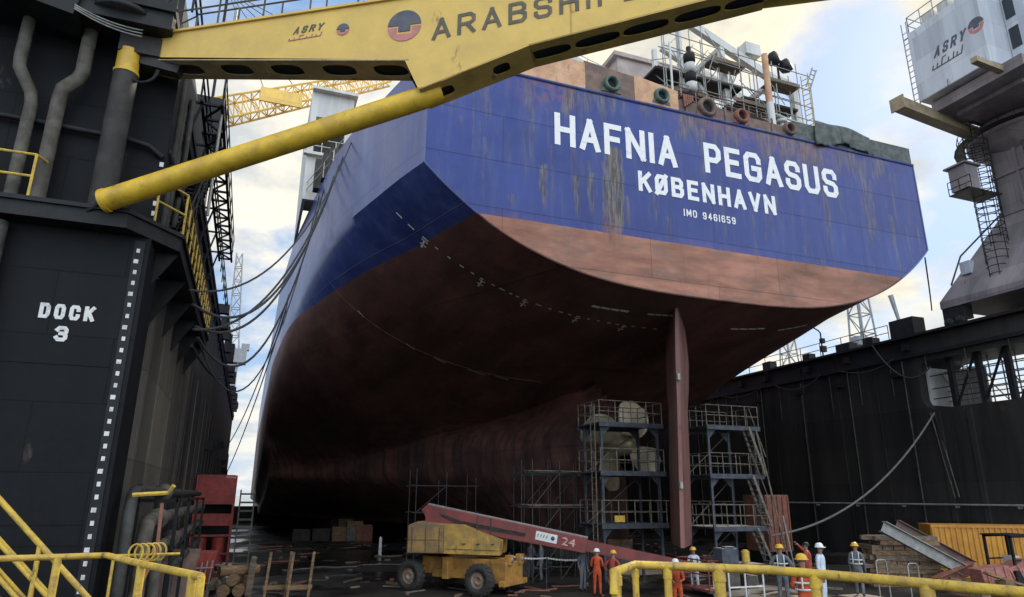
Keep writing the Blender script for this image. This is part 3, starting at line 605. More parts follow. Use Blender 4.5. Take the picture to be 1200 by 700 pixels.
# ------------------------------------------------------------------ right wing wall with the pierced upper storey
def right_wing_wall():
    t = thing('dock_wing_wall', 'long black dock wing wall on the right, pierced near its end by an opening with steelwork', 'dock wall', (48, 40, 0))
    X0, X1, WT = DX1, 47.6, 15.0
    ya, yb, za, zb = 19.0, 34.4, 9.85, 13.2
    m = MB()
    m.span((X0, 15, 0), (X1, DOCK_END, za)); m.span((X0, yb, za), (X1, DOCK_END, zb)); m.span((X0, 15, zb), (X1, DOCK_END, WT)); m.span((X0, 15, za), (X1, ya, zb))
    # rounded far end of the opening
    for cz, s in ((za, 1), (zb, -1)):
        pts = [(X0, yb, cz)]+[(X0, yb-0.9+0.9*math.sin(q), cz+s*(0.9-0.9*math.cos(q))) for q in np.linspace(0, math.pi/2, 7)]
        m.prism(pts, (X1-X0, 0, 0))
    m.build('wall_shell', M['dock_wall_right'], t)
    m = MB()
    for i in range(20):
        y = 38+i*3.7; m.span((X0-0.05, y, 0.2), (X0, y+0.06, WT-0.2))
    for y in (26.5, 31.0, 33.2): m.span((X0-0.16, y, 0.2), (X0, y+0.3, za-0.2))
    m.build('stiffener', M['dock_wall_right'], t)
    m = MB(); m.span((X0-0.5, 15, WT), (X1+5.2, DOCK_END, WT+0.18)); m.span((X1+4.6, 15, WT-.6), (X1+5.0, 40, WT)); m.span((X0-0.25, 15, 13.6), (X0, DOCK_END, 13.85)); m.build('top_deck', M['dark_steel'], t)
    m = MB(); rail_run(m, [(X0-0.35, 36, WT+0.18), (X0-0.35, 100, WT+0.18)], 1.1, 2.2, 0.03); m.build('railing', M['dark_steel'], t)
    # steelwork inside the opening
    m = MB()
    for y in (20.5, 23.2, 26.0, 28.3, 30.2, 32.2):
        m.span((X0+0.4, y, za), (X0+0.72, y+0.32, zb)); m.span((X1-0.7, y, za), (X1-0.4, y+0.3, zb))
    for y in (23.3, 26.1, 28.4, 30.3): m.bar((X0+0.5, y+0.2, zb), (X0+0.5, y+2.0, za), 0.12)
    for z in (10.6, 11.3, 12.2): m.bar((X0+0.6, 20, z), (X0+0.6, 34, z), 0.06); m.bar((X1-.6, 20, z), (X1-.6, 34, z), 0.06)
    m.build('opening_frame', M['dark_steel'], t)
    m = MB()
    for i in range(16):
        y = 20+i*0.9; m.tube([(45.8, y, za), (45.8, y, zb)], 0.05, 6)
        m.tube([(45.8, y, random.uniform(za, zb)), (45.8, y+0.9, random.uniform(za, zb))], 0.04, 5)
    for z in (10.5, 11.2, 11.9, 12.6): m.tube([(45.8, 20, z), (45.8, 34, z)], 0.045, 5)
    m.build('opening_pipework', M['galv'], t)
    m = MB(); m.span((46.6, 31.6, za), (46.7, 33.9, 12.7)); m.span((44.4, 34.2, za), (47, 34.38, zb)); m.build('opening_panel', M['ship_white'], t)
    m = MB(); m.tube([(X0-0.25, 20, 3.55), (X0-0.25, 100, 3.55)], 0.07, 8)
    for i in range(20): m.span((X0-0.3, 21+i*4, 3.35), (X0, 21.1+i*4, 3.5))
    m.build('wall_pipe', M['galv'], t)
    m = MB()
    for y in (33.6, 33.9): m.tube([(X0-0.1, y, 9.6), (X0-0.15, y-0.8, 4.0)], 0.05, 6)
    m.build('hanging_pipe', M['grey_pipe'], t)
    m = MB(); rnd = random.Random(77)
    for i in range(26):
        y = 22+i*2.9; m.tube([(X0-.12, y, 13.6), (X0-.12, y, 13.6-rnd.uniform(.6, 4.5))], .035, 6)
    for i in range(12): y = 35.5+i*5; m.tube([(X0-.1, y, 13.5), (X0-.1, y, .3)], .06, 6)
    m.build('drain_pipe', M['dark_pipe'], t)
    m = MB()
    for i in range(14):
        y = 35.5+i*4.6+rnd.uniform(-1, 1); m.box((X0-.2, y, 14.4), (.3, .5, .5)); m.box((X0-.1, y+1.2, 12.6), (.2, .8, .35))
    m.build('fender_bracket', M['dark_steel'], t)
    m = MB()
    for i in range(4): m.tube(sag_line((X0-.3, 36+i*7, 13.7), (X0-.3, 41+i*7.5, 13.7), .5+.3*(i % 2), 12), .04, 6)
    m.build('hanging_cable', M['rope'], t)
    # machinery on the deck edge
    m = MB()
    for x, y, sx, sy, h in ((44.6, 35.4, 1.2, 2.0, 1.5), (44.4, 38.5, .8, .9, .7), (44.5, 41, .9, 1.4, .8), (44.4, 45.0, .7, .8, .7), (44.5, 50, .8, 1.0, .9), (44.8, 57, 1, 2, 1.0), (44.4, 63, .8, 1, .9)):
        m.box((x, y, WT+0.18+h/2), (sx, sy, h))
    m.build('deck_machinery', M['dark_steel'], t)
    return t
right_wing_wall()

m = MB(); m.span((DX0+.1, DOCK_END-.5, 0), (DX1-.1, DOCK_END-.2, 2.4))  # added low wall that blocks the bright far end under the hull
for i in range(16): m.span((DX0+.5+i*2.9, DOCK_END-.6, 0), (DX0+.7+i*2.9, DOCK_END-.5, 2.4))
tag(m.build('added_light_barrier', M['dark_steel']), 'low dark barrier added to block far light at the end of the dock floor', 'barrier')
# ------------------------------------------------------------------ ship
KEEL = 1.6; TY = 26.0; DECK = 23.1
def smooth_curve(pts, y, win=5.0):
    xs, vs = zip(*pts)
    k = np.linspace(-win/2, win/2, 21)
    out = np.interp(y+k*min(1.0, max(0.02, y/6)), xs, vs).mean()
    return float(out)
def Bh(y): return smooth_curve([(0, 14.85), (2, 15.5), (4.7, 16.2), (8.7, 17.25), (11.2, 17.65), (17, 18.2), (27, 19.0), (40, 19.45), (150, 19.45), (165, 16.5), (178, 9), (186, 0.6)], y)
def Zb(y): return smooth_curve([(0, 13.1), (4, 12.5), (9, 11.8), (14, 11.0), (22, 9.2), (30, 7.0), (40, 4.4), (52, 2.3), (64, KEEL), (200, KEEL)], y)
def Zc(y): return max(smooth_curve([(0, 17.72), (11, 17.7), (18, 17.2), (28, 15), (40, 11.5), (55, 7.8), (70, 5), (85, 4), (200, 4)], y), Zb(y)+0.5)
def Me(y): return 1.0+0.9*min(1, max(0, (y-5)/22))
def Ne(y): return smooth_curve([(0, 3.2), (4, 2.9), (14, 2.75), (30, 2.6), (60, 2.5), (200, 2.5)], y)
SKEG_Y = 9.6
def skeg(z, y):
    yy = y-SKEG_Y-max(0.0, z-8.2)*1.9            # the sternframe arches forward above the shaft
    if yy < 0: return 0.0
    sm = lambda t: (lambda q: q*q*(3-2*q))(min(1, max(0, t)))
    b = 0.35+0.40*yy+0.004*yy*yy
    b *= (0.50+0.50*sm((z-KEEL)/4.2))*(1-0.45*sm((z-7.2)/2.6)*math.exp(-yy/9))
    b *= math.sqrt(min(1.0, (yy+0.02)/2.6))
    b += 0.85*math.exp(-((z-6.85)/1.15)**2)*math.exp(-yy/6)
    return min(b, Bh(y)*0.96)
def shell(z, y):
    zb, zc = Zb(y), Zc(y)
    if z <= zb: return 0.0
    if z >= zc: return Bh(y)
    s = (z-zb)/(zc-zb)
    return Bh(y)*(1-(1-s)**Me(y))**(1/Ne(y))
def half(z, y):
    a, c = shell(z, y), skeg(z, y)
    if y < SKEG_Y: return a
    if c <= 0: return a
    k = (0.35+min(2.6, 0.36*(y-SKEG_Y)))*min(1.0, c/0.6); h = max(k-abs(a-c), 0)/k
    return min(max(a, c)+h*h*k/4, Bh(y))
NSK, NSH, NSD = 16, 34, 6
def section(y, with_skeg=True):
    zb, zc = Zb(y), Zc(y); L = []
    for i in range(NSK):
        z = KEEL+(zb-KEEL)*i/NSK if (with_skeg and y >= SKEG_Y) else zb
        L.append((z, 0.0 if i == 0 else (half(z, y) if with_skeg and y >= SKEG_Y else 0.0)))
    if with_skeg and y >= SKEG_Y: L[1] = (KEEL+0.02, half(KEEL, y))
    for i in range(NSH+1):
        t = i/NSH; z = zb+(zc-zb)*t**2.6
        L.append((z, half(z, y) if with_skeg else shell(z, y)))
    for i in range(1, NSD+1):
        z = zc+(DECK-zc)*i/NSD; L.append((z, Bh(y)))
    return L
ship = thing('tanker_ship', 'huge blue and red hulled ship seen from astern, standing on the dock floor', 'ship', (XC, TY, 0))
def build_hull():
    ys = [0.0]+[0.5*i for i in range(1, 19)]+[SKEG_Y-0.001, SKEG_Y]+[SKEG_Y+q for q in (.04, .1, .2, .32, .5)]+[SKEG_Y+0.7*i for i in range(1, 60)]
    while ys[-1] < 186: ys.append(min(186, ys[-1]+3.0))
    m = MB(); secs = []
    for i, y in enumerate(ys):
        secs.append(section(y, y >= SKEG_Y))
    K = len(secs[0]); ny = len(ys)
    for sgn in (-1, 1):
        vs = [(XC+sgn*b, TY+y, z) for y, s in zip(ys, secs) for z, b in s]
        fs = []
        for i in range(ny-1):
            for j in range(K-1):
                a, b_, c, d = i*K+j, i*K+j+1, (i+1)*K+j+1, (i+1)*K+j
                if ys[i] < SKEG_Y <= ys[i+1] and j < NSK: continue
                if max(secs[i][j][1], secs[i][j+1][1], secs[i+1][j+1][1], secs[i+1][j][1]) < 1e-4: continue
                fs.append((a, b_, c, d) if sgn > 0 else (d, c, b_, a))
        m.add(vs, fs, True)
    ob = m.build('hull', M['hull'], ship, fix=False)
    # weld the coincident points, keep the chine sharp
    bm = bmesh.new(); bm.from_mesh(ob.data); bmesh.ops.remove_doubles(bm, verts=bm.verts, dist=0.0008)
    bmesh.ops.dissolve_degenerate(bm, edges=bm.edges, dist=0.0005)
    bmesh.ops.recalc_face_normals(bm, faces=bm.faces)
    for e in bm.edges:
        if len(e.link_faces) == 2 and e.calc_face_angle(0) > R(38): e.smooth = False
    bm.to_mesh(ob.data); bm.free()
    # weather deck, just inside the sheer strake
    m = MB()
    for i in range(0, ny-1):
        a, b = Bh(ys[i]), Bh(ys[i+1])
        m.add([(XC-a+.02, TY+ys[i], DECK-0.15), (XC+a-.02, TY+ys[i], DECK-0.15), (XC+b-.02, TY+ys[i+1], DECK-0.15), (XC-b+.02, TY+ys[i+1], DECK-0.15)], [(0, 1, 2, 3)])
    m.build('weather_deck', M['deck_rust'], ship)
build_hull()
def build_transom():
    rnd = random.Random(3)
    # (x of streak, top z, length, half width, strength)
    streaks = [(onY(718, 200, TY).x, 20.3, 5.6, 0.30, 1.0), (onY(725, 200, TY).x, 19.2, 4.2, 0.20, 0.9), (onY(711, 200, TY).x, 19.0, 3.6, 0.12, 0.8),
               (onY(637, 200, TY).x, 18.6, 2.4, 0.16, 0.8), (onY(675, 210, TY).x, 18.4, 2.2, 0.15, 0.75), (onY(692, 210, TY).x, 18.6, 2.3, 0.14, 0.8),
               (onY(668, 140, TY).x, 22.9, 2.2, 0.18, 0.4), (onY(620, 120, TY).x, 22.9, 2.6, 0.25, 0.35), (onY(570, 110, TY).x, 22.9, 3.5, 0.25, 0.3),
               (onY(1018, 250, TY).x, 22.6, 6.0, 0.35, 0.45), (onY(965, 220, TY).x, 22.6, 6.2, 0.25, 0.42), (onY(1048, 280, TY).x, 19.5, 2.5, 0.16, 0.5),
               (onY(850, 150, TY).x, 22.9, 3.5, 0.22, 0.45), (onY(822, 150, TY).x, 22.9, 3.8, 0.2, 0.5), (onY(918, 170, TY).x, 22.9, 2.5, 0.3, 0.45)]
    for i in range(75): streaks.append((rnd.uniform(6, 35), rnd.uniform(16, 23), rnd.uniform(0.6, 3.4), rnd.uniform(0.03, 0.13), rnd.uniform(0.15, 0.5)))
    for i in range(60): streaks.append((rnd.uniform(12, 33), 23.1, rnd.uniform(0.5, 2.2), rnd.uniform(0.10, 0.35), rnd.uniform(0.3, 0.7)))
    for i in range(9): streaks.append((onY(720, 200, TY).x+rnd.uniform(-.7, .7), rnd.uniform(17, 20.5), rnd.uniform(1.5, 4), rnd.uniform(.05, .12), rnd.uniform(.7, 1)))
    rusts = [(onY(718, 280, TY).x, 14.9, 0.5, 1.2, 0.9), (onY(716, 255, TY).x, 16.0, 0.35, 0.8, 0.8), (onY(930, 170, TY).x, 22.6, 3.5, 0.8, 0.5), (onY(850, 150, TY).x, 22.7, 3.0, 0.6, 0.5),
             (onY(640, 105, TY).x, 22.6, 1.6, 0.8, 0.45), (onY(830, 290, TY).x, 15.3, 3.0, 0.6, 0.35), (onY(1000, 325, TY).x, 15.2, 2.0, 0.5, 0.4), (onY(600, 270, TY).x, 15.2, 1.5, 0.6, 0.5)]
    nx, nz = 330, 64
    m = MB(); vs = []; fs = []; st = []; ru = []
    B0, zb, zc, n = Bh(0), Zb(0), Zc(0), Ne(0)
    for i in range(nx+1):
        q = -1+2*i/nx; x = XC+B0*q; zl = zb+(zc-zb)*abs(q)**n
        for j in range(nz+1):
            z = zl+(DECK-zl)*j/nz; vs.append((x, TY, z))
            s = 0.0; wob = 0.05*math.sin(z*3.1)+0.03*math.sin(z*7.7+1)
            for (sx, tz, ln, hw, k) in streaks:
                hw *= 1.45
                if abs(x-sx) > hw*3 or z > tz or z < tz-ln: continue
                t = (tz-z)/ln; s = max(s, k*max(0, 1-(abs(x-sx-wob*hw*4)/(hw*(1.1-0.5*t)))**2)*min(1, (1-t)*3))
            r = 0.0
            for (rx, rz, ax, az, k) in rusts: r = max(r, k*math.exp(-((x-rx)/ax)**2-((z-rz)/az)**2))
            st.append(s); ru.append(r)
    K = nz+1
    for i in range(nx):
        for j in range(nz): fs.append((i*K+j, (i+1)*K+j, (i+1)*K+j+1, i*K+j+1))
    m.add(vs, fs, False); ob = m.build('transom', M['transom'], ship, fix=False)
    for nm, arr in (('stain', st), ('rust', ru)):
        a = ob.data.attributes.new(nm, 'FLOAT', 'POINT'); a.data.foreach_set('value', arr)
    # rim bead where transom plate meets the shell
    mb = MB()
    pts = [(XC+B0*q, TY-0.01, zb+(zc-zb)*abs(q)**n) for q in np.linspace(-1, 1, 90)]
    mb.tube(pts, 0.05, 6)
    mb.tube([(XC-B0, TY, zc), (XC-B0, TY, DECK)], 0.05, 6); mb.tube([(XC+B0, TY, zc), (XC+B0, TY, DECK)], 0.05, 6)
    mb.tube([(XC-B0, TY-0.02, DECK), (XC+B0, TY-0.02, DECK)], 0.07, 6)
    mb.build('edge_bead', M['hull'], ship)
    X, Z = (1, 0, 0), (0, 0, 1)
    block_text('HAFNIA', 'name_lettering', (11.87, TY-0.003, 19.80), X, Z, 6.75, 1.70, M['white_worn'], ship, stroke=0.215, depth=0.02, gap=0.17, aspect=0.75)
    block_text('PEGASUS', 'name_lettering', (20.30, TY-0.003, 19.88), X, Z, 8.85, 1.72, M['white_worn'], ship, stroke=0.215, depth=0.02, gap=0.17, aspect=0.75)
    block_text('KØBENHAVN', 'port_lettering', (16.3, TY-0.003, 18.17), X, Z, 8.3, 1.08, M['white_worn'], ship, stroke=0.22, depth=0.02, gap=0.22, aspect=0.68)
    block_text('IMO 9461659', 'number_lettering', (18.8, TY-0.003, 17.24), X, Z, 3.1, 0.38, M['white_worn'], ship, stroke=0.17, depth=0.02, gap=0.28, aspect=0.62)
build_transom()
def hull_point(y, xoff, out=0.02):
    """point on the underside at station y, offset xoff from the centre line (port negative)"""
    lo, hi = Zb(y), DECK
    for _ in range(40):
        mid = (lo+hi)/2
        if half(mid, y) < abs(xoff): lo = mid
        else: hi = mid
    return Vector((XC+xoff, TY+y, hi-out))
def hull_marks():
    m = MB(); rnd = random.Random(5)
    def dash(y, x0, x1, wd):
        a, b = hull_point(y, x0), hull_point(y, x1); c, d = hull_point(y+wd, x1), hull_point(y+wd, x0)
        m.add([a, b, c, d], [(0, 1, 2, 3)])
    x = -15.2
    i = 0
    while x < -1.0:
        L = rnd.choice((0.16, 0.22, 0.3)); dash(4.0+0.03*rnd.random(), x, x+L, 0.10)
        if i % 5 == 2:
            for k in range(2): dash(4.2+k*0.35, x, x+0.32, 0.08); dash(4.2+k*0.35, x+.1, x+0.18, 0.3)
        x += L+rnd.uniform(0.2, 0.5); i += 1
    for (y, a, b, wd) in ((13.8, -15.4, -15.0, .12), (13.9, -12.4, -11.8, .1), (14, -10.6, -9.8, .1), (14.1, -8.4, -7.2, .08), (14.1, -6.6, -5.6, .08), (2.5, -5.6, -3.6, .22), (2.3, -2.6, -1.0, .16), (3.0, 3.0, 5.2, .2), (3.2, 6.4, 8.4, .22)):
        n = 4
        for k in range(n): dash(y+0.05*k*(1 if y > 5 else -1), a+(b-a)*k/n, a+(b-a)*(k+0.9)/n, wd)
    m.build('draft_marking', M['white_worn'], ship, fix=False)
    # a weld seam / sight line across the counter
    m = MB()
    for y in (14.0,): m.tube([hull_point(y, x, 0.0) for x in np.linspace(-17.3, -3.5, 40)], 0.035, 5)
    m.build('weld_seam', M['hull'], ship)
hull_marks()
def rudder():
    ang = R(33.5); ax = Vector((math.sin(ang), math.cos(ang), 0)); sd = Vector((math.cos(ang), -math.sin(ang), 0))
    st = Vector((20.62, 30.6, 0)); m = MB(); vs = []
    prof = [(-3.9, 0.09), (-3.3, 0.18), (-2.2, 0.34), (-0.8, 0.50), (0.3, 0.54), (1.1, 0.45), (1.6, 0.25), (1.75, 0.0)]
    loop = [(a, b) for a, b in prof]+[(a, -b) for a, b in reversed(prof[:-1])]
    lv = [(1.75, 1.0, 0.95), (2.0, 1.0, 1.0), (6, 1.0, 1.0), (8.4, 1.0, 0.95), (9.4, 1.0, 1.12), (10.8, 1.0, 1.22), (12.3, 1.0, 1.0), (13.4, 1.0, 0.7)]
    for z, sc, th in lv:
        for a, b in loop: vs.append(st+ax*a*sc+sd*b*th*0.96+Vector((0.045*(z-2), 0, z)))
    n = len(loop); fs = [tuple(range(n)), tuple(range((len(lv)-1)*n, len(lv)*n))]
    for i in range(len(lv)-1):
        for j in range(n): fs.append((i*n+j, i*n+(j+1) % n, (i+1)*n+(j+1) % n, (i+1)*n+j))
    m.add(vs, fs, False)
    ob = m.build('rudder', M['rudder'], ship)
    m = MB(); m.prism([st+ax*0.2+sd*.55+Vector((.4, 0, 10.0)), st+ax*2.6+sd*.4+Vector((.4, 0, 10.6)), st+ax*4.2+sd*.3+Vector((.4, 0, 13.0)), st+ax*.4+sd*.5+Vector((.4, 0, 13.4))], -sd*1.0); m.build('rudder_horn', M['rudder'], ship)
    m = MB()
    for z in (4.3, 9.3): m.bar(st+ax*-3.97+Vector((0.045*(z-2), 0, z)), st+ax*-3.97+Vector((0.045*(z-2), 0, z+0.3)), 0.14, 0.14)
    m.build('anode', M['galv'], ob)
M['rudder'] = paint('rudder_paint', (0.27, 0.12, 0.10), (0.13, 0.062, 0.052), 0.55, scale=1.3, streak=True, rust=0.3, rustc=(0.12, 0.06, 0.05), bump=0.1, bscale=4)
rudder()
def propeller():
    c = Vector((19.55, 34.2, 6.75))
    m = MB(); m.lathe(c, (0, 1, 0), [(0.0, -1.05), (0.25, -1.0), (0.48, -0.65), (0.62, -0.2), (0.66, 0.5), (0.66, 1.6)], 24); hub = m.build('propeller', M['propeller'], ship)
    for k in range(4):
        a0 = R(-36+90*k); vs = []; fs = []; nr, nc = 14, 10
        for i in range(nr+1):
            t = i/nr; r = 0.5+2.15*t
            chord = 0.62+1.30*math.sin(math.pi*min(1, t*0.72+0.02))
            if t > 0.80: chord *= max(0.05, math.sqrt(max(0, 1-((t-0.80)/0.2)**2)))
            pitch = math.atan(3.4/(2*math.pi*r)*1.0+0.08); skew = 0.30*t*t
            for j in range(nc+1):
                s = (j/nc-0.5)*chord; th = a0+skew+s*math.cos(pitch)/r
                y = s*math.sin(pitch)+0.15*t
                vs.append(c+Vector((r*math.cos(th), y, r*math.sin(th))))
        for i in range(nr):
            for j in range(nc): fs.append((i*(nc+1)+j, i*(nc+1)+j+1, (i+1)*(nc+1)+j+1, (i+1)*(nc+1)+j))
        mm = MB(); mm.add(vs, fs, True); b = mm.build('blade', M['propeller'], hub)
        sm = b.modifiers.new('thick', 'SOLIDIFY'); sm.thickness = 0.06; sm.offset = 0
    # bossing and cone rings seen behind the blades
    m = MB(); m.lathe(c+Vector((0.6, 1.5, 0)), (0, 1, 0), [(1.0, 0), (1.05, 0.3), (1.15, 1.2)], 28); m.build('shaft_boss', M['rudder'], ship)
propeller()
def ship_deck_gear():
    Yb = TY+0.05
    # bulwark along the stern: orange primed panels to port, rusty and green plates to starboard
    m = MB(); m.prism([(8.6, Yb, DECK), (13.6, Yb, DECK), (13.6, Yb, 24.7), (8.6, Yb, 24.95)], (0, 0.12, 0)); m.build('bulwark', M['deck_orange'], ship)
    m = MB(); m.prism([(13.6, Yb+.02, DECK), (16.4, Yb+.02, DECK), (16.4, Yb+.02, 24.6), (13.6, Yb+.02, 24.85)], (0, 0.12, 0)); m.build('bulwark', M['deck_rust'], ship)
    m = MB(); m.prism([(16.4, Yb, DECK), (19.0, Yb, DECK), (19.0, Yb, 24.35), (16.4, Yb, 24.7)], (0, 0.12, 0)); m.build('bulwark', M['deck_orange'], ship)
    m = MB(); m.prism([(19.0, Yb+.02, DECK), (26.6, Yb+.02, DECK), (26.6, Yb+.02, 23.75), (19.0, Yb+.02, 23.9)], (0, 0.12, 0))
    for x in (19.4, 21.9, 23.2, 25.0): m.span((x, Yb-0.04, DECK), (x+0.12, Yb+.02, 24.05))
    m.build('bulwark', M['deck_rust'], ship)
    m = MB(); m.prism([(26.6, Yb, DECK), (XC+Bh(0), Yb, DECK), (XC+Bh(0), Yb, 24.25), (26.6, Yb, 24.25)], (0, 0.12, 0)); m.build('bulwark', M['tarp'], ship)
    # round fairleads standing in the bulwark
    for x, z, r, mt in ((15.05, 23.80, 0.62, 'sea_green'), (17.95, 23.78, 0.60, 'sea_green'), (20.75, 23.75, 0.78, 'deck_rust'), (22.95, 23.70, 0.60, 'rust_red'), (26.2, 23.62, 0.55, 'deck_rust')):
        m = MB()
        r *= 0.72
        m.lathe((x, Yb, z), (0, 1, 0), [(r*0.58, 0.02), (r*0.58, -0.10), (r*0.66, -0.22), (r*0.82, -0.26), (r*0.98, -0.18), (r*1.02, -0.04), (r*1.02, 0.02)], 28)
        m.prism([(x-r*1.25, Yb-.03, z-r*1.0), (x+r*1.25, Yb-.03, z-r*1.0), (x+r*1.1, Yb-.03, z-r*.55), (x-r*1.1, Yb-.03, z-r*.55)], (0, .05, 0))
        fo = m.build('fairlead', M[mt], ship)
        m = MB(); m.lathe((x, Yb-0.012, z), (0, 1, 0), [(0.0, 0.0), (r*0.57, 0.0)], 20); m.build('fairlead_throat', M['black'], fo)
    # accommodation forward and funnel casing
    m = MB(); m.span((4.5, 47, DECK), (36.6, 64, 30.0)); ac = m.build('superstructure', M['ship_white'], ship)
    m = MB()
    for y in (48.0, 51.5, 55, 58.5): m.span((4.47, y, 26.5), (4.499, y+1.7, 27.8))
    m.build('window', M['glass'], ac)
    # side house with an open bay, at the ship side
    m = MB(); yh = 44.0
    m.span((1.5, yh, DECK-.1), (1.9, yh+.3, 31.2)); m.span((1.9, yh, 29.3), (4.4, yh+.3, 31.2)); m.span((3.9, yh, DECK-.1), (4.4, yh+.3, 29.3)); m.span((1.9, yh, DECK-.1), (3.9, yh+.3, 26.4))
    m.span((1.5, yh+.3, DECK-.1), (1.7, yh+9, 31.2)); m.span((1.5, yh-.5, 31.2), (4.6, yh+9, 31.4)); m.span((1.3, yh-.4, 26.2), (4.5, yh, 26.4))
    sh = m.build('side_house', M['ship_white'], ship)
    m = MB(); m.span((1.7, yh+2.2, DECK), (4.4, yh+2.3, 31.2)); m.build('bay_back', M['dark_pipe'], sh)
    m = MB(); rail_run(m, [(1.5, yh-.3, 26.4), (4.3, yh-.3, 26.4)], 1.0, .9, .03); rail_run(m, [(1.6, 58, DECK), (1.7, yh, DECK), (3.3, 37, DECK)], 1.1, 1.6, .03); m.build('railing', M['ship_white'], sh)
    m = MB()
    for yy, z in ((40.5, 24.2), (42.2, 24.6), (39, 23.9)): m.span((2.7-(yy-39)*.2, yy, DECK), (3.3-(yy-39)*.2, yy+.8, z+.6))
    m.build('deck_locker', M['dark_pipe'], sh)
    # open boat deck house with white roof just forward of the stern rail
    m = MB(); m.prism([(15.2, 31.5, 29.2), (19.5, 31.5, 27.9), (19.5, 31.5, 28.2), (15.2, 31.5, 29.6)], (0, 4, 0)); m.span((14.4, 32, DECK), (19.4, 36, 28.0)); m.build('deck_house', M['ship_white'], ship)
    m = MB(); m.span((19.6, 33, DECK), (24.6, 38, 31.3)); m.span((19.3, 32.8, 31.3), (24.9, 38.2, 31.6)); m.build('funnel_casing', M['funnel_grey'], ship)
    # free-fall boat davit: inclined white beams with legs, platform, ladder
    m = MB()
    for yy in (28.6, 31.2):
        m.bar((21.8, yy, 31.4), (28.4, yy, 28.7), 0.35, 0.5); m.bar((28.4, yy, 28.9), (29.9, yy, 28.6), 0.35, 0.45); m.bar((29.55, yy, DECK), (29.5, yy, 28.7), 0.38)
        m.bar((24.4, yy, DECK), (24.2, yy, 30.2), 0.3); m.bar((24.6, yy, 26.2), (27.4, yy, 24.0), 0.3, 0.4); m.bar((21.2, yy, DECK), (21.2, yy, 31.0), 0.25)
        m.bar((21.3, yy, 28.6), (24.3, yy, 24.4), 0.22)
    m.bar((28.2, 28.6, 28.9), (28.2, 31.2, 28.9), 0.3); m.bar((24.2, 28.6, 30.1), (24.2, 31.2, 30.1), 0.3)
    dv = m.build('boat_davit', M['ship_white'], ship)
    m = MB(); m.span((19.2, 28.2, 27.25), (25.2, 29.6, 27.4)); m.span((25.2, 28.2, 26.7), (29.3, 29.6, 26.85)); m.span((22.0, 28.2, 25.4), (26.5, 29.6, 25.5)); m.build('platform', M['dark_steel'], dv)
    m = MB()
    for s in (0, 0.42): m.tube([(29.75+s*0.3, 28.1-s, 23.4), (29.75+s*.3, 28.1-s, 29.2)], 0.035, 6)
    for i in range(16): m.tube([(29.75, 28.1, 23.6+i*0.35), (29.876, 27.68, 23.6+i*0.35)], 0.025, 5)
    m.build('ladder', M['rail_yellow'], dv)
    m = MB()
    m.tube([(30.0, 28.0, 28.5), (30.7, 28.0, 30.0)], 0.05, 6); m.tube([(30.3, 28.0, 28.4), (31.0, 28.0, 29.9)], 0.05, 6)
    for i in range(4): m.tube([(30.1+i*.18, 28, 28.8+i*.35), (30.45+i*.18, 28, 28.75+i*.35)], 0.03, 5)
    m.build('ladder', M['galv'], dv)
    # scaffold poles around the davit
    m = MB(); rnd = random.Random(9)
    for x in (19.6, 20.8, 22.3, 23.4, 25.0, 26.2, 27.4, 28.6): m.tube([(x, 28.0, 23.2), (x+rnd.uniform(-.05, .05), 28.0, rnd.uniform(28.5, 31))], 0.035, 5)
    for z in (24.6, 26.0, 27.4, 28.5): m.tube([(19.3, 27.95, z), (29.3, 27.95, z-0.3)], 0.032, 5)
    for i in range(12):
        x = rnd.uniform(19.5, 27.5); z = rnd.uniform(24, 28); m.tube([(x, 28.05, z), (x+rnd.uniform(.8, 1.6), 28.05, z+rnd.choice((-1, 1))*rnd.uniform(1, 2.2))], 0.03, 5)
    for i in range(5): m.tube([(20.2+i*1.4, 28.2, 27.4), (20.2+i*1.4, 28.2, 28.5)], 0.03, 5)
    for x in np.arange(19.2, 29.6, 0.85):
        for yy in (27.2, 29.9): m.tube([(x, yy, 23.2), (x+rnd.uniform(-.08, .08), yy, rnd.uniform(26.2, 30.4-0.12*(x-19)))], 0.03, 5)
    for z in (24.9, 25.8, 26.7, 27.9, 28.9): m.tube([(19.2, 27.15, z+rnd.uniform(-.1, .1)), (29.4, 27.15, z-0.4)], 0.028, 5)
    for i in range(26):
        x = rnd.uniform(19.4, 28.5); z = rnd.uniform(24, 28.4); m.tube([(x, 27.3, z), (x+rnd.uniform(-1.2, 1.6), 27.3+rnd.uniform(0, 2), z+rnd.uniform(.8, 2.2))], 0.026, 5)
    m.build('pole_frame', M['galv'], dv)
    m = MB()
    for (x, z, L_) in ((19.6, 25.6, 2.6), (22.6, 28.3, 2.4), (24.2, 25.9, 2.2), (26.8, 27.9, 2.2)):
        m = MB(); m.box((x+L_/2, 28.0, z), (L_, .9, .06)); m.box((x+L_/2, 27.56, z+.1), (L_, .04, .2)); m.build('scaffold_board', M['timber_grey'], dv)
    # twin floodlights on the davit head, raft canister, chain post
    m = MB(); m.lathe((27.9, 28.3, 30.1), (0.3, -1, 0.2), [(0, .35), (0.42, 0.3), (0.46, 0), (0.3, -0.3), (0, -.35)], 14); m.lathe((28.8, 28.3, 29.8), (0.3, -1, 0.2), [(0, .35), (0.42, 0.3), (0.46, 0), (0.3, -0.3), (0, -.35)], 14)
    m.tube([(28.3, 28.4, 28.7), (28.3, 28.4, 29.9)], 0.07, 6); m.build('floodlight', M['dark_steel'], dv)
    m = MB(); m.span((25.9, 28.3, 30.1), (27.0, 29.2, 30.9)); m.build('beacon_box', M['ship_white'], dv)
    for i in range(5):
        m = MB(); z = 24.9+i*0.62
        m.lathe((20.85, 27.3, z), (0, 0, 1), [(0.2, 0), (0.33, 0.08), (0.33, 0.5), (0.2, 0.56)], 12); m.build('drum_roller', M['black'] if i % 2 == 0 else M['ship_white'], ship)
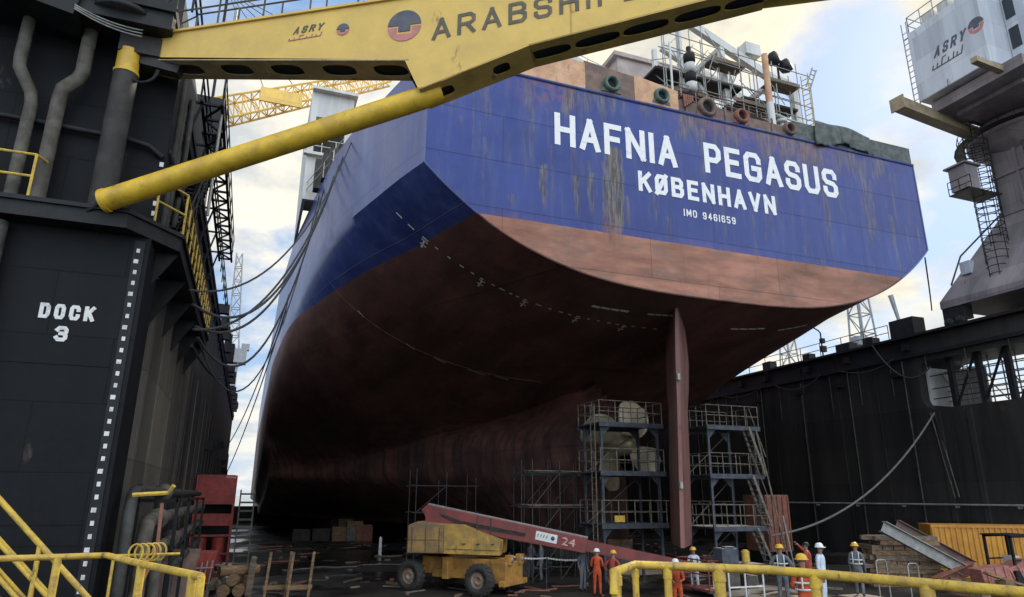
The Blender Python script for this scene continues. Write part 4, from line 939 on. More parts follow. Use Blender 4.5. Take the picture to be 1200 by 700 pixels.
    m = MB(); m.tube([(20.85, 27.3, DECK), (20.85, 27.3, 28.4)], 0.14, 8); m.build('roller_post', M['dark_steel'], ship)
    m = MB(); m.tube([(23.2, 27.6, 24.9), (26.2, 27.6, 24.4)], 0.5, 14); m.build('raft_canister', M['black'], ship)
    m = MB(); m.tube([(26.0, 27.4, 24.3), (29.3, 27.4, 23.9)], 0.12, 8); m.tube([(26.0, 27.2, 25.4), (29.4, 27.2, 24.9)], 0.06, 6); m.build('stern_roller', M['ship_white'], ship)
    # mooring winches, hose reel, ventilators and lockers on the poop
    for x, r in ((16.6, .55), (24.2, .6), (27.6, .55)):
        m = MB(); m.lathe((x, 28.0, 24.2), (1, 0, 0), [(0, -.9), (r*1.5, -.9), (r*1.5, -.8), (r*.7, -.78), (r*.7, .5), (r*1.5, .52), (r*1.5, .62), (r*.5, .64), (r*.5, 1.0), (0, 1.0)], 18); m.span((x-1.1, 27.6, DECK), (x-.95, 28.4, 24.4)); m.span((x+1.0, 27.6, DECK), (x+1.2, 28.4, 24.6)); m.build('mooring_winch', M['sea_green'], ship)
    for x, h in ((18.3, 1.9), (22.2, 1.5), (26.9, 1.7), (28.9, 1.3)):
        m = MB(); m.tube([(x, 27.2, DECK), (x, 27.2, DECK+h)], .14, 10); m.lathe((x, 27.2, DECK+h), (0, 0, 1), [(.14, -.02), (.32, 0), (.30, .18), (0, .28)], 14); m.build('ventilator', M['ship_white'], ship)
    for x, w_, h, mt in ((21.4, 1.0, 1.6, 'dark_pipe'), (23.3, .9, 1.9, 'ship_white'), (26.0, 1.2, 1.4, 'deck_rust'), (28.3, 1.2, 1.7, 'dark_pipe')):
        m = MB(); m.span((x, 28.9, DECK), (x+w_, 29.6, DECK+h)); m.span((x-.04, 28.86, DECK+h), (x+w_+.04, 29.64, DECK+h+.06)); m.build('deck_locker', M[mt], ship)
    # white and rusty post at the stern rail
    m = MB(); m.tube([(25.42, 26.4, 23.0), (25.42, 26.4, 25.3)], 0.22, 12); ps = m.build('stern_post', M['ship_white'], ship)
    m = MB(); m.tube([(25.42, 26.4, 25.3), (25.42, 26.4, 28.5)], 0.18, 12); m.build('post_top', M['deck_orange'], ps)
    m = MB(); m.tube([(18.95, 26.4, DECK), (18.95, 26.4, 27.6)], 0.06, 8); m.build('flag_staff', M['ship_white'], ship)
    # stern handrail
    m = MB(); rail_run(m, [(19.2, 26.35, 24.1), (25, 26.35, 23.9)], 0.8, 1.2, 0.03); m.build('stern_railing', M['deck_rust'], ship)
    m = MB(); rail_run(m, [(15.0, 31.6, 28.9), (19.2, 31.6, 27.8)], 1.0, 0.8, 0.03); m.build('house_railing', M['ship_white'], ship)
    # chimneys of rope laid over bulwark
    m = MB()
    for i in range(5): m.tube([(19.3+i*.13, 26.35, 24.2), (19.28+i*.13, 25.93, 24.15), (19.3+i*.12, 25.9, 23.4+0.1*i)], 0.06, 6)
    m.build('rope_tail', M['rust_red'], ship)
ship_deck_gear()
def tarpaulin():
    m = MB(); vs = []; fs = []; nx, nz = 70, 10; rnd = random.Random(2)
    for i in range(nx+1):
        x = 28.0+4.0*i/nx
        for j in range(nz+1):
            t = j/nz; top = 24.35-0.02*(x-28)+0.10*math.sin(x*2.3)+0.25*math.exp(-((x-29.6)/1.0)**2); bot = 23.15+0.25*math.sin(x*1.3)*(1 if x < 31 else 0.2)
            z = top+(bot-top)*t
            vs.append((x+0.25*t*math.sin(x*2), 25.90-0.10*math.sin(x*6+t*2)*t-0.05*math.sin(x*13)*t-0.04, z))
    for i in range(nx):
        for j in range(nz): fs.append((i*(nz+1)+j, (i+1)*(nz+1)+j, (i+1)*(nz+1)+j+1, i*(nz+1)+j+1))
    m.add(vs, fs, True); ob = m.build('tarpaulin', M['tarp']); tag(ob, 'dark grey green tarpaulin bunched over the stern bulwark beside the yellow ladder', 'tarpaulin')
    s = ob.modifiers.new('thick', 'SOLIDIFY'); s.thickness = 0.02
tarpaulin()

# ------------------------------------------------------------------ swing bridge girder
GD = Vector((0.853, -0.522, 0)).normalized(); GN = Vector((0.522, 0.853, 0)).normalized(); GP = Vector((-3.2, 16.6, 0))
def gp(s, z, n=0.0): return GP+GD*s+GN*n+Vector((0, 0, z))
def onG(u, v):
    d = sight(u, v); nn = np.array([GN.x, GN.y]); t = (nn@np.array([GP.x, GP.y]))/(nn@d[:2]); p = EYEP+d*t
    return (Vector(p)-GP).dot(GD), p[2]
def oval(cx, cy, rx, ry, n=24, sq=3.0):
    return [(cx+rx*math.copysign(abs(math.cos(t))**(2/sq), math.cos(t)), cy+ry*math.copysign(abs(math.sin(t))**(2/sq), math.sin(t))) for t in np.linspace(0, 2*math.pi, n, endpoint=False)]
def holed_plate(name, outer, holes, thick, frame, mat, parent):
    """flat plate with real cut-outs; frame maps (x, y, depth) to world"""
    cu = bpy.data.curves.new(name, 'CURVE'); cu.dimensions = '2D'; cu.fill_mode = 'BOTH'; cu.extrude = thick/2
    for poly in [outer]+holes:
        sp = cu.splines.new('POLY'); sp.points.add(len(poly)-1); sp.use_cyclic_u = True
        for p, (x, y) in zip(sp.points, poly): p.co = (x, y, 0, 1)
    t = bpy.data.objects.new(name, cu); COL.objects.link(t); bpy.context.view_layer.update()
    me = bpy.data.meshes.new_from_object(t.evaluated_get(bpy.context.evaluated_depsgraph_get()))
    bpy.data.objects.remove(t); bpy.data.curves.remove(cu); o = WL[parent]
    for v in me.vertices: v.co = frame(v.co.x, v.co.y, v.co.z)-o
    me.materials.clear(); me.materials.append(mat); ob = bpy.data.objects.new(name, me); COL.objects.link(ob); ob.parent = parent; WL[ob] = o
    return ob
def emblem(parent, org, xd, zd, r):
    """round two-tone emblem: dark upper half with a stem, red lower half"""
    xd, zd, org = Vector(xd).normalized(), Vector(zd).normalized(), Vector(org); nd = xd.cross(zd)
    P = lambda x, y: org+xd*x*r+zd*y*r
    m = MB(); arc = [(math.cos(t), math.sin(t)) for t in np.linspace(0, math.pi, 26)]
    poly = arc+[(-1, 0.0), (-0.78, -0.12), (-0.42, -0.12), (-0.42, 0.04)][0:0]
    poly = arc+[(-0.36, 0.0), (-0.36, -0.42), (0.36, -0.42), (0.36, 0.0)]
    m.prism([P(x, y+0.06) for x, y in poly], nd*0.012); em = m.build('emblem', M['navy'], parent)
    m = MB(); lo = [(math.cos(t), math.sin(t)) for t in np.linspace(-math.pi, 0, 26)]
    poly = [(-1, -0.06)]+lo[1:-1]+[(1, -0.06), (0.46, -0.06), (0.46, -0.52), (-0.46, -0.52), (-0.46, -0.06)]
    m.prism([P(x, y) for x, y in poly], nd*0.012); m.build('emblem_lower_half', M['logo_red'], em)
def slanted_script(parent, org, xd, zd, wd, h, mat, name='script_lettering'):
    xd, zd, org = Vector(xd).normalized(), Vector(zd).normalized(), Vector(org); nd = xd.cross(zd)
    P = lambda x, y: org+xd*(x*wd+y*h*0.3)+zd*y*h+nd*0.006
    m = MB()
    def st(x0, y0, x1, y1): m.bar(P(x0, y0), P(x1, y1), h*0.13, 0.012, up=nd)
    st(0, 0.1, .95, 0.1); st(.95, .1, .95, .9); st(.80, .1, .80, .55); st(.68, .1, .68, .75); st(.52, .1, .52, .55); st(.30, .1, .30, .9); st(.15, .1, .15, .6); st(0, .1, 0, .6); st(.3, .9, .42, .9)
    return m.build(name, mat, parent)
def swing_bridge():
    t = thing('swing_bridge', 'yellow box girder bridge swung out from the left dock wall, carrying a word and emblems', 'bridge', (-3.2, 16.6, 10))
    top = [onG(165, 47), onG(213, 32), onG(433, 0)]
    zt = 15.10; TH = 0.80; S0, S1 = -0.55, 17.5
    kn = onG(490, 104); lb0 = onG(180, 67); lb1 = onG(474, 70)
    r0 = onG(500, 88); r1 = onG(620, 52); r2 = onG(900, -20)
    def bot(s):
        if s <= lb1[0]: return lb0[1]+(lb1[1]-lb0[1])*(s-lb0[0])/(lb1[0]-lb0[0])
        return np.interp(s, [kn[0], r0[0]+0.4, r1[0], r2[0], S1+1], [kn[1], kn[1]+0.14, r1[1], r2[1], r2[1]+0.05])
    ztop = lambda s: 14.90+0.10*min(1, max(0, (s+0.55)/1.2))+0.012*(s)
    prof = [(S0, ztop(S0)-0.35), (S0+0.12, ztop(S0))]+[(s, ztop(s)) for s in np.linspace(0.7, S1, 8)]
    low = [(S1, bot(S1)), (r2[0], bot(r2[0])), (r1[0], bot(r1[0])), (r0[0]+0.4, bot(r0[0]+.4)), (kn[0], kn[1]), (lb1[0], lb1[1]), (lb0[0], lb0[1]), (S0, lb0[1]+0.02)]
    for n0, nm in ((0.0, 'front_web'), (TH-0.03, 'rear_web')):
        m = MB(); m.prism([gp(s, z, n0) for s, z in prof+low], GN*0.03); m.build(nm, M['crane_yellow'], t)
    m = MB(); m.prism([gp(S0+0.12, ztop(S0)+0.003, -0.06), gp(S0+.12, ztop(S0)+0.003, TH+0.06), gp(S1, ztop(S1)+0.003, TH+0.06), gp(S1, ztop(S1)+0.003, -0.06)], (0, 0, 0.06)); m.build('top_flange', M['crane_yellow'], t)
    # underside plates with lightening holes: left arm, then right arm
    def under(s0, s1, z0, z1, centres, rx, ry, mat, nm):
        L = math.hypot(s1-s0, z1-z0)
        d = (gp(s1, z1)-gp(s0, z0)).normalized(); nn = d.cross(GN)
        fr = lambda x, y, dd: gp(s0, z0)+d*x+GN*y+nn*dd
        return holed_plate(nm, [(0.0, 0.0), (L, 0.0), (L, TH), (0.0, TH)], [oval(c*L, TH/2, rx, ry) for c in centres], 0.03, fr, mat, t)
    z0 = lb0[1]-0.02
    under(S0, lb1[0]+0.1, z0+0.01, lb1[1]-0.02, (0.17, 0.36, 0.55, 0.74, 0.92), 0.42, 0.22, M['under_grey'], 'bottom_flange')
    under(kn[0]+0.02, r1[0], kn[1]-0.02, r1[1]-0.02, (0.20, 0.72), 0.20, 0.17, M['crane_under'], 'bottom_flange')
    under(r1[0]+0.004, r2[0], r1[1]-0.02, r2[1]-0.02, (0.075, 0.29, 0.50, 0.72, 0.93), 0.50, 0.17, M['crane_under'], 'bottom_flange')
    m = MB()
    for s in np.linspace(0.6, S1-0.3, 12): m.prism([gp(s, ztop(s)-0.05, 0.04), gp(s, bot(s)+0.35, 0.04), gp(s, bot(s)+.35, TH-.04), gp(s, ztop(s)-.05, TH-.04)], GD*0.02)
    m.build('diaphragm', M['black'], t)
    m = MB()
    for q0, q1, w0, w1 in ((S0+.05, lb1[0], lb0[1]+0.07, lb1[1]+0.06), (kn[0]+.12, r1[0], kn[1]+0.08, r1[1]+0.06), (r1[0]+.01, r2[0], r1[1]+0.06, r2[1]+0.06)):
        m.prism([gp(q0, w0, .04), gp(q1, w1, .04), gp(q1, w1, TH-.04), gp(q0, w0, TH-.04)], (0, 0, .02))
    m.build('hole_shade_plate', M['hole_shade'], t)  # added dark plate: shade behind the holes put into its colour
    # tubular strut from the ledge up to the knuckle
    a = onY(121, 236, 16.35); e = gp(kn[0]+0.42, kn[1]+0.14, 0.42)
    m = MB(); m.tube([a, e], 0.255, 28); m.tube([a, lerp(a, e, 0.012)], 0.275, 28); stt = m.build('strut', M['strut_yellow'], t)
    m = MB(); d = (e-a).normalized(); m.tube([a-d*0.35-Vector((0, 0, .12)), a], 0.07, 8); m.build('strut_pin', M['dark_steel'], stt)
    # hinge block at the wall
    m = MB(); m.box((-3.55, 16.95, 14.5), (0.9, 0.9, 0.5)); m.tube([(-3.45, 16.95, 14.1), (-3.45, 16.95, 15.3)], 0.22, 14); m.bar((-3.6, 16.8, 14.2), (-2.6, 16.6, 14.0), 0.3, 0.25); m.build('hinge', M['column_grey'], t)
    m = MB(); m.lathe(gp(0.22, 15.2, -0.15), GD, [(0, -.25), (0.14, -.25), (0.2, -0.1), (0.2, 0.15), (0.1, 0.25), (0, .25)], 14); m.build('lamp_housing', M['grey_pipe'], t)
    # handrails on top, both edges
    for n0 in (0.02, TH-0.02):
        m = MB(); path = [gp(0.35, ztop(0.35)+0.06, n0), gp(S1, ztop(S1)+0.06, n0)]
        rail_run(m, path, 1.05, 1.25, 0.024); m.tube([gp(0.35, ztop(0)+1.1, n0), gp(-0.3, ztop(0)+0.85, n0), gp(-0.5, ztop(0)+.2, n0)], 0.022, 6)
        m.build('handrail', M['grey_pipe'], t)
    # lettering on the front web
    nd = -GN
    o = gp(0, 0, -0.003)
    def at(u, v): s, z = onG(u, v); return gp(s, z, -0.003)
    a0, b0 = onG(505, 46), onG(745, -3); h = 0.62
    slope = (b0[1]-a0[1])/(b0[0]-a0[0])
    dirx = GD+Vector((0, 0, slope))
    block_text('ARABSHIPBU', 'word_lettering', at(506, 48), dirx, (0, 0, 1), (onG(786, -10)[0]-onG(506, 48)[0])*math.sqrt(1+slope**2), 0.56, M['brown_letters'], t, stroke=0.16, depth=0.008, gap=0.26, aspect=0.68)
    emblem(t, at(474, 31), GD, (0, 0, 1), 0.40)
    emblem(t, at(402, 35), GD, (0, 0, 1), 0.155)
    p0 = at(343, 41); block_text('ASRY', 'word_lettering', p0, GD+Vector((0, 0, 0.05)), (0, 0, 1), 0.74, 0.19, M['brown_letters'], t, stroke=0.2, depth=0.008, slant=0.35, gap=0.3)
    slanted_script(t, at(338, 49), GD+Vector((0, 0, 0.05)), (0, 0, 1), 0.85, 0.13, M['logo_red'])
M['hole_shade'] = paint('painted_hole_shade', (0.022, 0.026, 0.04), (0.012, 0.014, 0.02), 0.8)  # dark tone stands for shade inside the yellow girder
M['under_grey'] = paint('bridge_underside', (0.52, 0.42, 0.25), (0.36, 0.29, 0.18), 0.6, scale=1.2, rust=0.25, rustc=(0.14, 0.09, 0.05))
swing_bridge()

# ------------------------------------------------------------------ portal crane on the right wing wall
def portal_crane():
    t = thing('portal_crane', 'grey slewing crane with a pale machinery house standing on the right dock wall', 'crane', (48.5, 28, 15.18))
    m = MB()
    a = [(44.1, 22.5), (44.1, 32.2), (52.5, 32.2), (52.5, 22.5)]; b = [(46.7, 24.8), (46.7, 28.6), (51.5, 28.6), (51.5, 24.8)]
    def frust(za, zb_, A, B):
        vs = [(x, y, za) for x, y in A]+[(x, y, zb_) for x, y in B]
        m.add(vs, [(0, 1, 2, 3), (7, 6, 5, 4)]+[(i, (i+1) % 4, 4+(i+1) % 4, 4+i) for i in range(4)])
    frust(16.6, 17.1, a, a); frust(17.1, 22.6, a, b); frust(22.6, 28.2, b, b)
    m.build('portal', M['crane_grey'], t)
    m = MB()
    for x in (44.6, 51.8):
        for y in (23.2, 31.4):
            m = MB(); m.box((x, y, 16.3), (0.9, 1.5, 1.2)); m.lathe((x-0.5, y-0.4, 15.55), (1, 0, 0), [(0, 0), (0.35, 0), (0.35, 0.3), (0, 0.3)], 14); m.lathe((x-.5, y+0.4, 15.55), (1, 0, 0), [(0, 0), (0.35, 0), (0.35, 0.3), (0, 0.3)], 14); m.build('bogie', M['dark_steel'], t)
    m = MB(); m.lathe((49.1, 26.7, 28.2), (0, 0, 1), [(2.2, -1.4), (3.9, -0.2), (4.1, 0.0), (4.1, 0.55), (3.6, 0.6), (3.4, 1.2)], 40)
    m.build('slew_ring', M['crane_grey'], t)
    # machinery house
    X0 = 40.6
    pa, pb = onX(1076, 112, X0), onX(1158, 56, X0)
    ya, yb, z0, z1 = 22.2, pa.y, 30.1, 35.6
    m = MB(); m.span((X0+0.7, ya, z0-0.9), (54, yb-0.3, z0-0.15)); m.span((X0+2, ya+1, z0-1.2), (53, yb-1, z0-.9)); m.build('house_floor', M['crane_grey'], t)
    m = MB(); m.prism([(X0, ya+1.35, z0), (X0, yb, z0-0.0), (X0, yb, z1), (X0, ya+1.35, z1)], (13, 0, 0)); m.span((X0+2.2, ya, z0), (54, ya+1.35, z1+0.8)); hs = m.build('machinery_house', M['house_white'], t, bevel=0.06)
    m = MB()
    for i, z in enumerate((31.4, 33.6)): m.span((X0+2.17, ya+0.6, z), (X0+2.199, ya+1.2, z+1.5))
    m.build('window', M['glass'], hs)
    m = MB(); rail_run(m, [(X0+0.1, yb-0.1, z1+0.02), (X0+0.1, ya+1.35, z1+0.02)], 1.3, 1.0, 0.035); rail_run(m, [(X0+0.1, yb-0.1, z1), (53, yb-0.1, z1)], 1.3, 2.0, 0.035); m.build('roof_railing', M['galv'], t)
    m = MB()
    for i in range(3): m.span((X0+0.6, yb-1.6-i*1.2, z1), (X0+1.8, yb-0.8-i*1.2, z1+1.1))
    m.build('roof_box', M['ship_white'], t)
    m = MB(); m.bar((X0+.2, yb, z1-.2), (X0+.2, yb+.45, z1-.2), .04)
    m.tube([(X0+.25, yb+0.12, z0-0.2), (X0+.25, yb+0.12, z1+1.2)], 0.04, 6); m.tube([(X0+.25, yb+0.5, z0-0.2), (X0+.25, yb+0.5, z1+1.2)], 0.04, 6)
    for i in range(14): m.tube([(X0+.25, yb+.12, z0+i*0.45), (X0+.25, yb+.5, z0+i*.45)], 0.03, 5)
    m.build('ladder', M['galv'], t)
    # words on the house
    p = onX(1093, 62, X0-0.004); q = onX(1128, 36, X0-0.004)
    yd = Vector((0, -1, 0))
    wd = abs(p.y-q.y); zb_ = 32.55
    block_text('ASRY', 'word_lettering', (X0-0.003, p.y, zb_), yd, (0, 0, 1), wd, 0.72, M['navy'], t, stroke=0.2, depth=0.02, slant=0.35, gap=0.3)
    slanted_script(t, (X0-0.003, p.y+0.25, zb_-0.85), yd, (0, 0, 1), wd, 0.65, M['brown_letters'])
    emblem(t, (X0-0.003, p.y-wd-0.85, zb_+0.45), yd, (0, 0, 1), 0.52)
    # counterweight beams under the house
    a, b_ = onZ(1052, 122, 28.9), onZ(1128, 152, 28.9)
    m = MB(); m.bar(a, b_+(b_-a)*0.3, 0.75, 0.75); m.bar(a-(b_-a).normalized()*0.1, a, 0.95, 0.95); m.build('beam', M['beam_tan'], t)
    a, b_ = onZ(1141, 70, 29.6), onZ(1200, 93, 29.6)
    m = MB(); m.bar(a, b_+(b_-a)*0.6, 0.4, 0.35); m.build('beam', M['beam_tan'], t)
    m = MB()
    for z in (18.0, 22.6, 25.4, 28.0): 
        if z == 18.0: continue
        else: m.span((46.58, 24.7, z-.1), (46.698, 28.7, z+.1)); m.span((46.6, 28.6, z-.1), (51.5, 28.7, z+.1))
    m.span((46.6, 26.8, 23), (46.698, 27.0, 28)); pass
    m.build('stiffener_band', M['crane_grey'], t)
    m = MB(); q = [(49.1+4.6*math.cos(a_), 26.7+4.6*math.sin(a_), 28.1) for a_ in np.linspace(math.pi*.55, math.pi*1.45, 14)]; rail_run(m, q, 1.0, 1.3, .028)
    for p_, p2_ in zip(q[:-1], q[1:]): m.bar(p_, p2_, .6, .05)
    m.build('ring_walkway', M['dark_steel'], t)
    m = MB()
    for k in range(4): m.tube([(46.6-.05*k, 25.6+.18*k, 18.2), (46.6-.05*k, 25.6+.18*k, 28.2)], .05, 6)
    m.tube([(43.9, 31, 18), (44.5, 30.4, 20), (46.6, 28.4, 22.8), (46.6, 28.4, 28)], .06, 6)
    m.build('cable_pipe', M['dark_pipe'], t)
    for yy, zz in ((24.2, 20.4), (25.6, 19.4), (30.4, 19.2)):
        m = MB(); xx = 44.1+(zz-17.1)*.47; m.box((xx-.12, yy, zz), (.5, .7, .9)); m.build('electric_box', M['house_white'], t)
    # ladder cage and landing boxes beside the column
    m = MB(); cx, cy = 45.2, 28.4
    for z in np.arange(22.8, 28.2, 0.42):
        m.tube([(cx+0.75*math.cos(q), cy+0.75*math.sin(q), z) for q in np.linspace(0, 2*math.pi, 11)], 0.035, 5, cap=False)
    for q in np.linspace(0, 2*math.pi, 7, endpoint=False): m.tube([(cx+0.75*math.cos(q), cy+.75*math.sin(q), 18.0), (cx+.75*math.cos(q), cy+.75*math.sin(q), 28.2)], 0.03, 5)
    for z in np.arange(18.2, 22.8, 0.5):
        m.tube([(cx+0.75*math.cos(q), cy+0.75*math.sin(q), z) for q in np.linspace(0, 2*math.pi, 9)], 0.03, 5, cap=False)
    m.build('ladder_cage', M['dark_steel'], t)
    m = MB(); m.span((43.1, 28.0, 24.0), (44.3, 29.2, 25.7)); m.span((42.9, 27.8, 25.7), (44.45, 29.4, 25.82)); m.build('landing_box', M['crane_grey'], t)
    for z in (23.8,):
        m = MB(); m.span((43.1, 27.8, z), (46.0, 29.4, z+0.08)); rail_run(m, [(43.1, 29.4, z), (43.1, 27.8, z)], 1.0, 0.8, 0.03); m.build('landing', M['dark_steel'], t)
M['beam_tan'] = paint('beam_tan', (0.34, 0.27, 0.16), (0.22, 0.17, 0.11), 0.6, scale=1.5, rust=0.2)
portal_crane()

# ------------------------------------------------------------------ cranes and masts in the distance
def far_cranes():
    # yellow lattice jib crane on the left wing wall, behind the bridge
    a, b = onY(262, 144, 60), onY(455, 92, 60)
    t = thing('jib_crane', 'yellow lattice jib crane reaching out behind the bridge girder, over the left dock wall', 'crane', (-7, 60, 15.5))
    m = MB(); m.span((-9.5, 58, 15.5), (-4.9, 62, 19)); m.tube([(-7, 60, 19), (-7, 60, 36)], 1.2, 16); m.span((-9, 58.2, 34), (-5.2, 61.8, 37.5)); m.build('tower', M['dark_steel'], t)
    m = MB(); lattice(m, Vector((-6.4, 60, a.z+0.6)), b, 1.6, 2.2, 22, 0.11, 0.05, taper=0.55); m.build('jib', M['crane_yellow'], t)
    m = MB(); p = onY(325, 117, 60); m.span((p.x-1.5, 58.9, p.z-1.0), (p.x+2.2, 59.1, p.z+0.4)); m.build('jib_sign', M['crane_yellow'], t)
    m = MB()
    for k in range(5): m.tube([(-6.5, 60, 50), lerp(a, b, 0.25+0.18*k)+Vector((0, 0, 0.8))], 0.035, 5)
    m.tube([(-6.5, 60, 37), (-6.5, 60, 50)], 0.14, 6); m.build('pendant_wire', M['dark_steel'], t)
    # slim crane beyond the dock's far end
    def tower_crane(name, label, base, h, wd, jib=None, mat='galv', cab=True, lean=(0, 0)):
        t = thing(name, label, 'crane', base)
        B = Vector(base); top = B+Vector((lean[0], lean[1], h)); m = MB(); lattice(m, B, top, wd, wd, int(h/wd/1.1), wd*0.06, wd*0.035, taper=0.45); m.build('mast', M[mat], t)
        if cab:
            m = MB(); c = B+Vector((0, 0, h*0.0)); m.box(c+Vector((wd*0.3, 0, wd*.7)), (wd*1.5, wd*1.3, wd*1.1)); m.box(c+Vector((wd*.9, 0, wd*1.5)), (wd*.6, wd*.6, wd*.5)); m.build('cab', M['far_grey'], t)
            m = MB(); m.box(c+Vector((0, 0, -h*0.22)), (wd*1.0, wd*1.0, h*0.44)); m.build('pedestal', M['far_grey'], t)
        if jib:
            m = MB(); m.tube([top, B+Vector(jib)], wd*.03, 4); m.build('stay_wire', M[mat], t)
        return t
    p, q = onY(271, 428, 150), onY(281, 298, 150)
    tower_crane('harbour_crane', 'slim pale lattice crane far off between the left wall and the hull', p, q.z-p.z, 2.6, mat='far_grey', lean=(q.x-p.x, 0))
    # lattice tower right of the stern
    p, q = onY(1014, 415, 90), onY(1012, 345, 90)
    t = tower_crane('harbour_crane', 'grey lattice tower rising beyond the right dock wall, near the ship quarter', p, q.z-p.z+14, 3.2, mat='far_grey', cab=False)
    m = MB(); m.box(p+Vector((-.6, 0, 2.2)), (3.2, 2, 1.6)); m.box(p+Vector((0, 0, -10)), (3, 3, 22)); m.tube([p+Vector((8.5, 0, 12)), p+Vector((11, 0, 1.5))], 0.5, 6, r2=0.1); m.build('cab', M['far_grey'], t)
    p, q = onY(926, 432, 100), onY(930, 398, 100)
    tower_crane('harbour_crane', 'thin lattice tower seen low under the ship quarter, beyond the right wall', p, q.z-p.z+8, 2.4, mat='far_grey', cab=False)
    p = onX(965, 420, 44.3)
    t = thing('floodlight_mast', 'short mast with stacked lamps on top of the right dock wall', 'lamp post', (44.3, p.y, 15.18))
    m = MB(); m.tube([(44.3, p.y, 15.18), (44.3, p.y, 17.4), (44.1, p.y, 17.6), (43.6, p.y, 17.8)], 0.06, 8); m.build('mast', M['dark_steel'], t)
    m = MB(); m.box((44.3, p.y-0.1, 16.7), (0.35, 0.3, 0.4)); m.box((44.3, p.y-0.1, 16.0), (0.5, 0.3, 0.5)); m.build('lamp_box', M['dark_steel'], t)
M['far_grey'] = paint('far_steel', (0.30, 0.31, 0.33), (0.24, 0.25, 0.26), 0.6, scale=1)
far_cranes()

# ------------------------------------------------------------------ rope and hoses in the air
def ropes():
    def rope(label, pts, r, mat='rope', name='mooring_line', group=None):
        m = MB(); m.tube(pts, r, 6); tag(m.build(name, M[mat]), label, 'rope', group)
    d1, d2 = onZ(402, 180, 23.15), onZ(393, 186, 23.15)
    rope('upper mooring cable sagging from the yellow ledge rail up to the ship side', sag_line(onX(226, 357, -2.1), d1, 3.6), 0.05)
    rope('second mooring cable below the uppermost one, off the left dock ledge', sag_line(onX(229, 383, -2.1), d1+Vector((-.1, 1.2, 0)), 3.4), 0.05)
    rope('third mooring cable, leaving the left ledge beside the second', sag_line(onX(226, 386, -2.1), d1+Vector((.1, -.8, 0)), 2.9), 0.045)
    rope('lowest mooring cable dipping deep before climbing the ship side', sag_line(onX(232, 396, -2.1), d2+Vector((-.2, 3, 0)), 5.0), 0.05)
    rope('thin mooring line, leaving the ledge rail highest up near the bridge strut', sag_line(onX(222, 340, -2.1), d1+Vector((.3, -2.2, 0)), 2.6), 0.035)
    rope('thin mooring line hugging the ship side below the house bay', sag_line(onX(233, 400, -2.1), d2+Vector((-.4, 4.5, 0)), 6.2), 0.035)
    rope('dark hose hanging off the lower edge of the left dock ledge', sag_line(onX(225, 405, -2.3), onX(262, 442, -2.8), 0.5), 0.06, name='hose')
    rope('long thin line running down the ship side to the far dock wall', sag_line((DX0+0.3, 92, 6.0), d2+Vector((-0.3, 6, 0)), 2.0), 0.05)
    rope('second long thin line beside it, running to the far dock wall', sag_line((DX0+0.3, 84, 9.0), d2+Vector((-0.4, 9, 0)), 2.5), 0.05)
    rope('slack pale rope from the right wall opening down to the scaffold stairs', sag_line(onX(1095, 484, DX1-0.2), onY(903, 628, 31), 1.6), 0.06, 'rope_light')
    rope('slack cable looped under the top edge of the right dock wall', sag_line(onX(1022, 405, DX1-0.5), onX(1090, 430, DX1-0.3), 1.5), 0.05, 'rope')
    rope('dark line hanging from the far corner of the ship stern', sag_line((XC+14.8, 26.2, 17.3), onX(1092, 364, 44.3), 0.4), 0.04)
ropes()

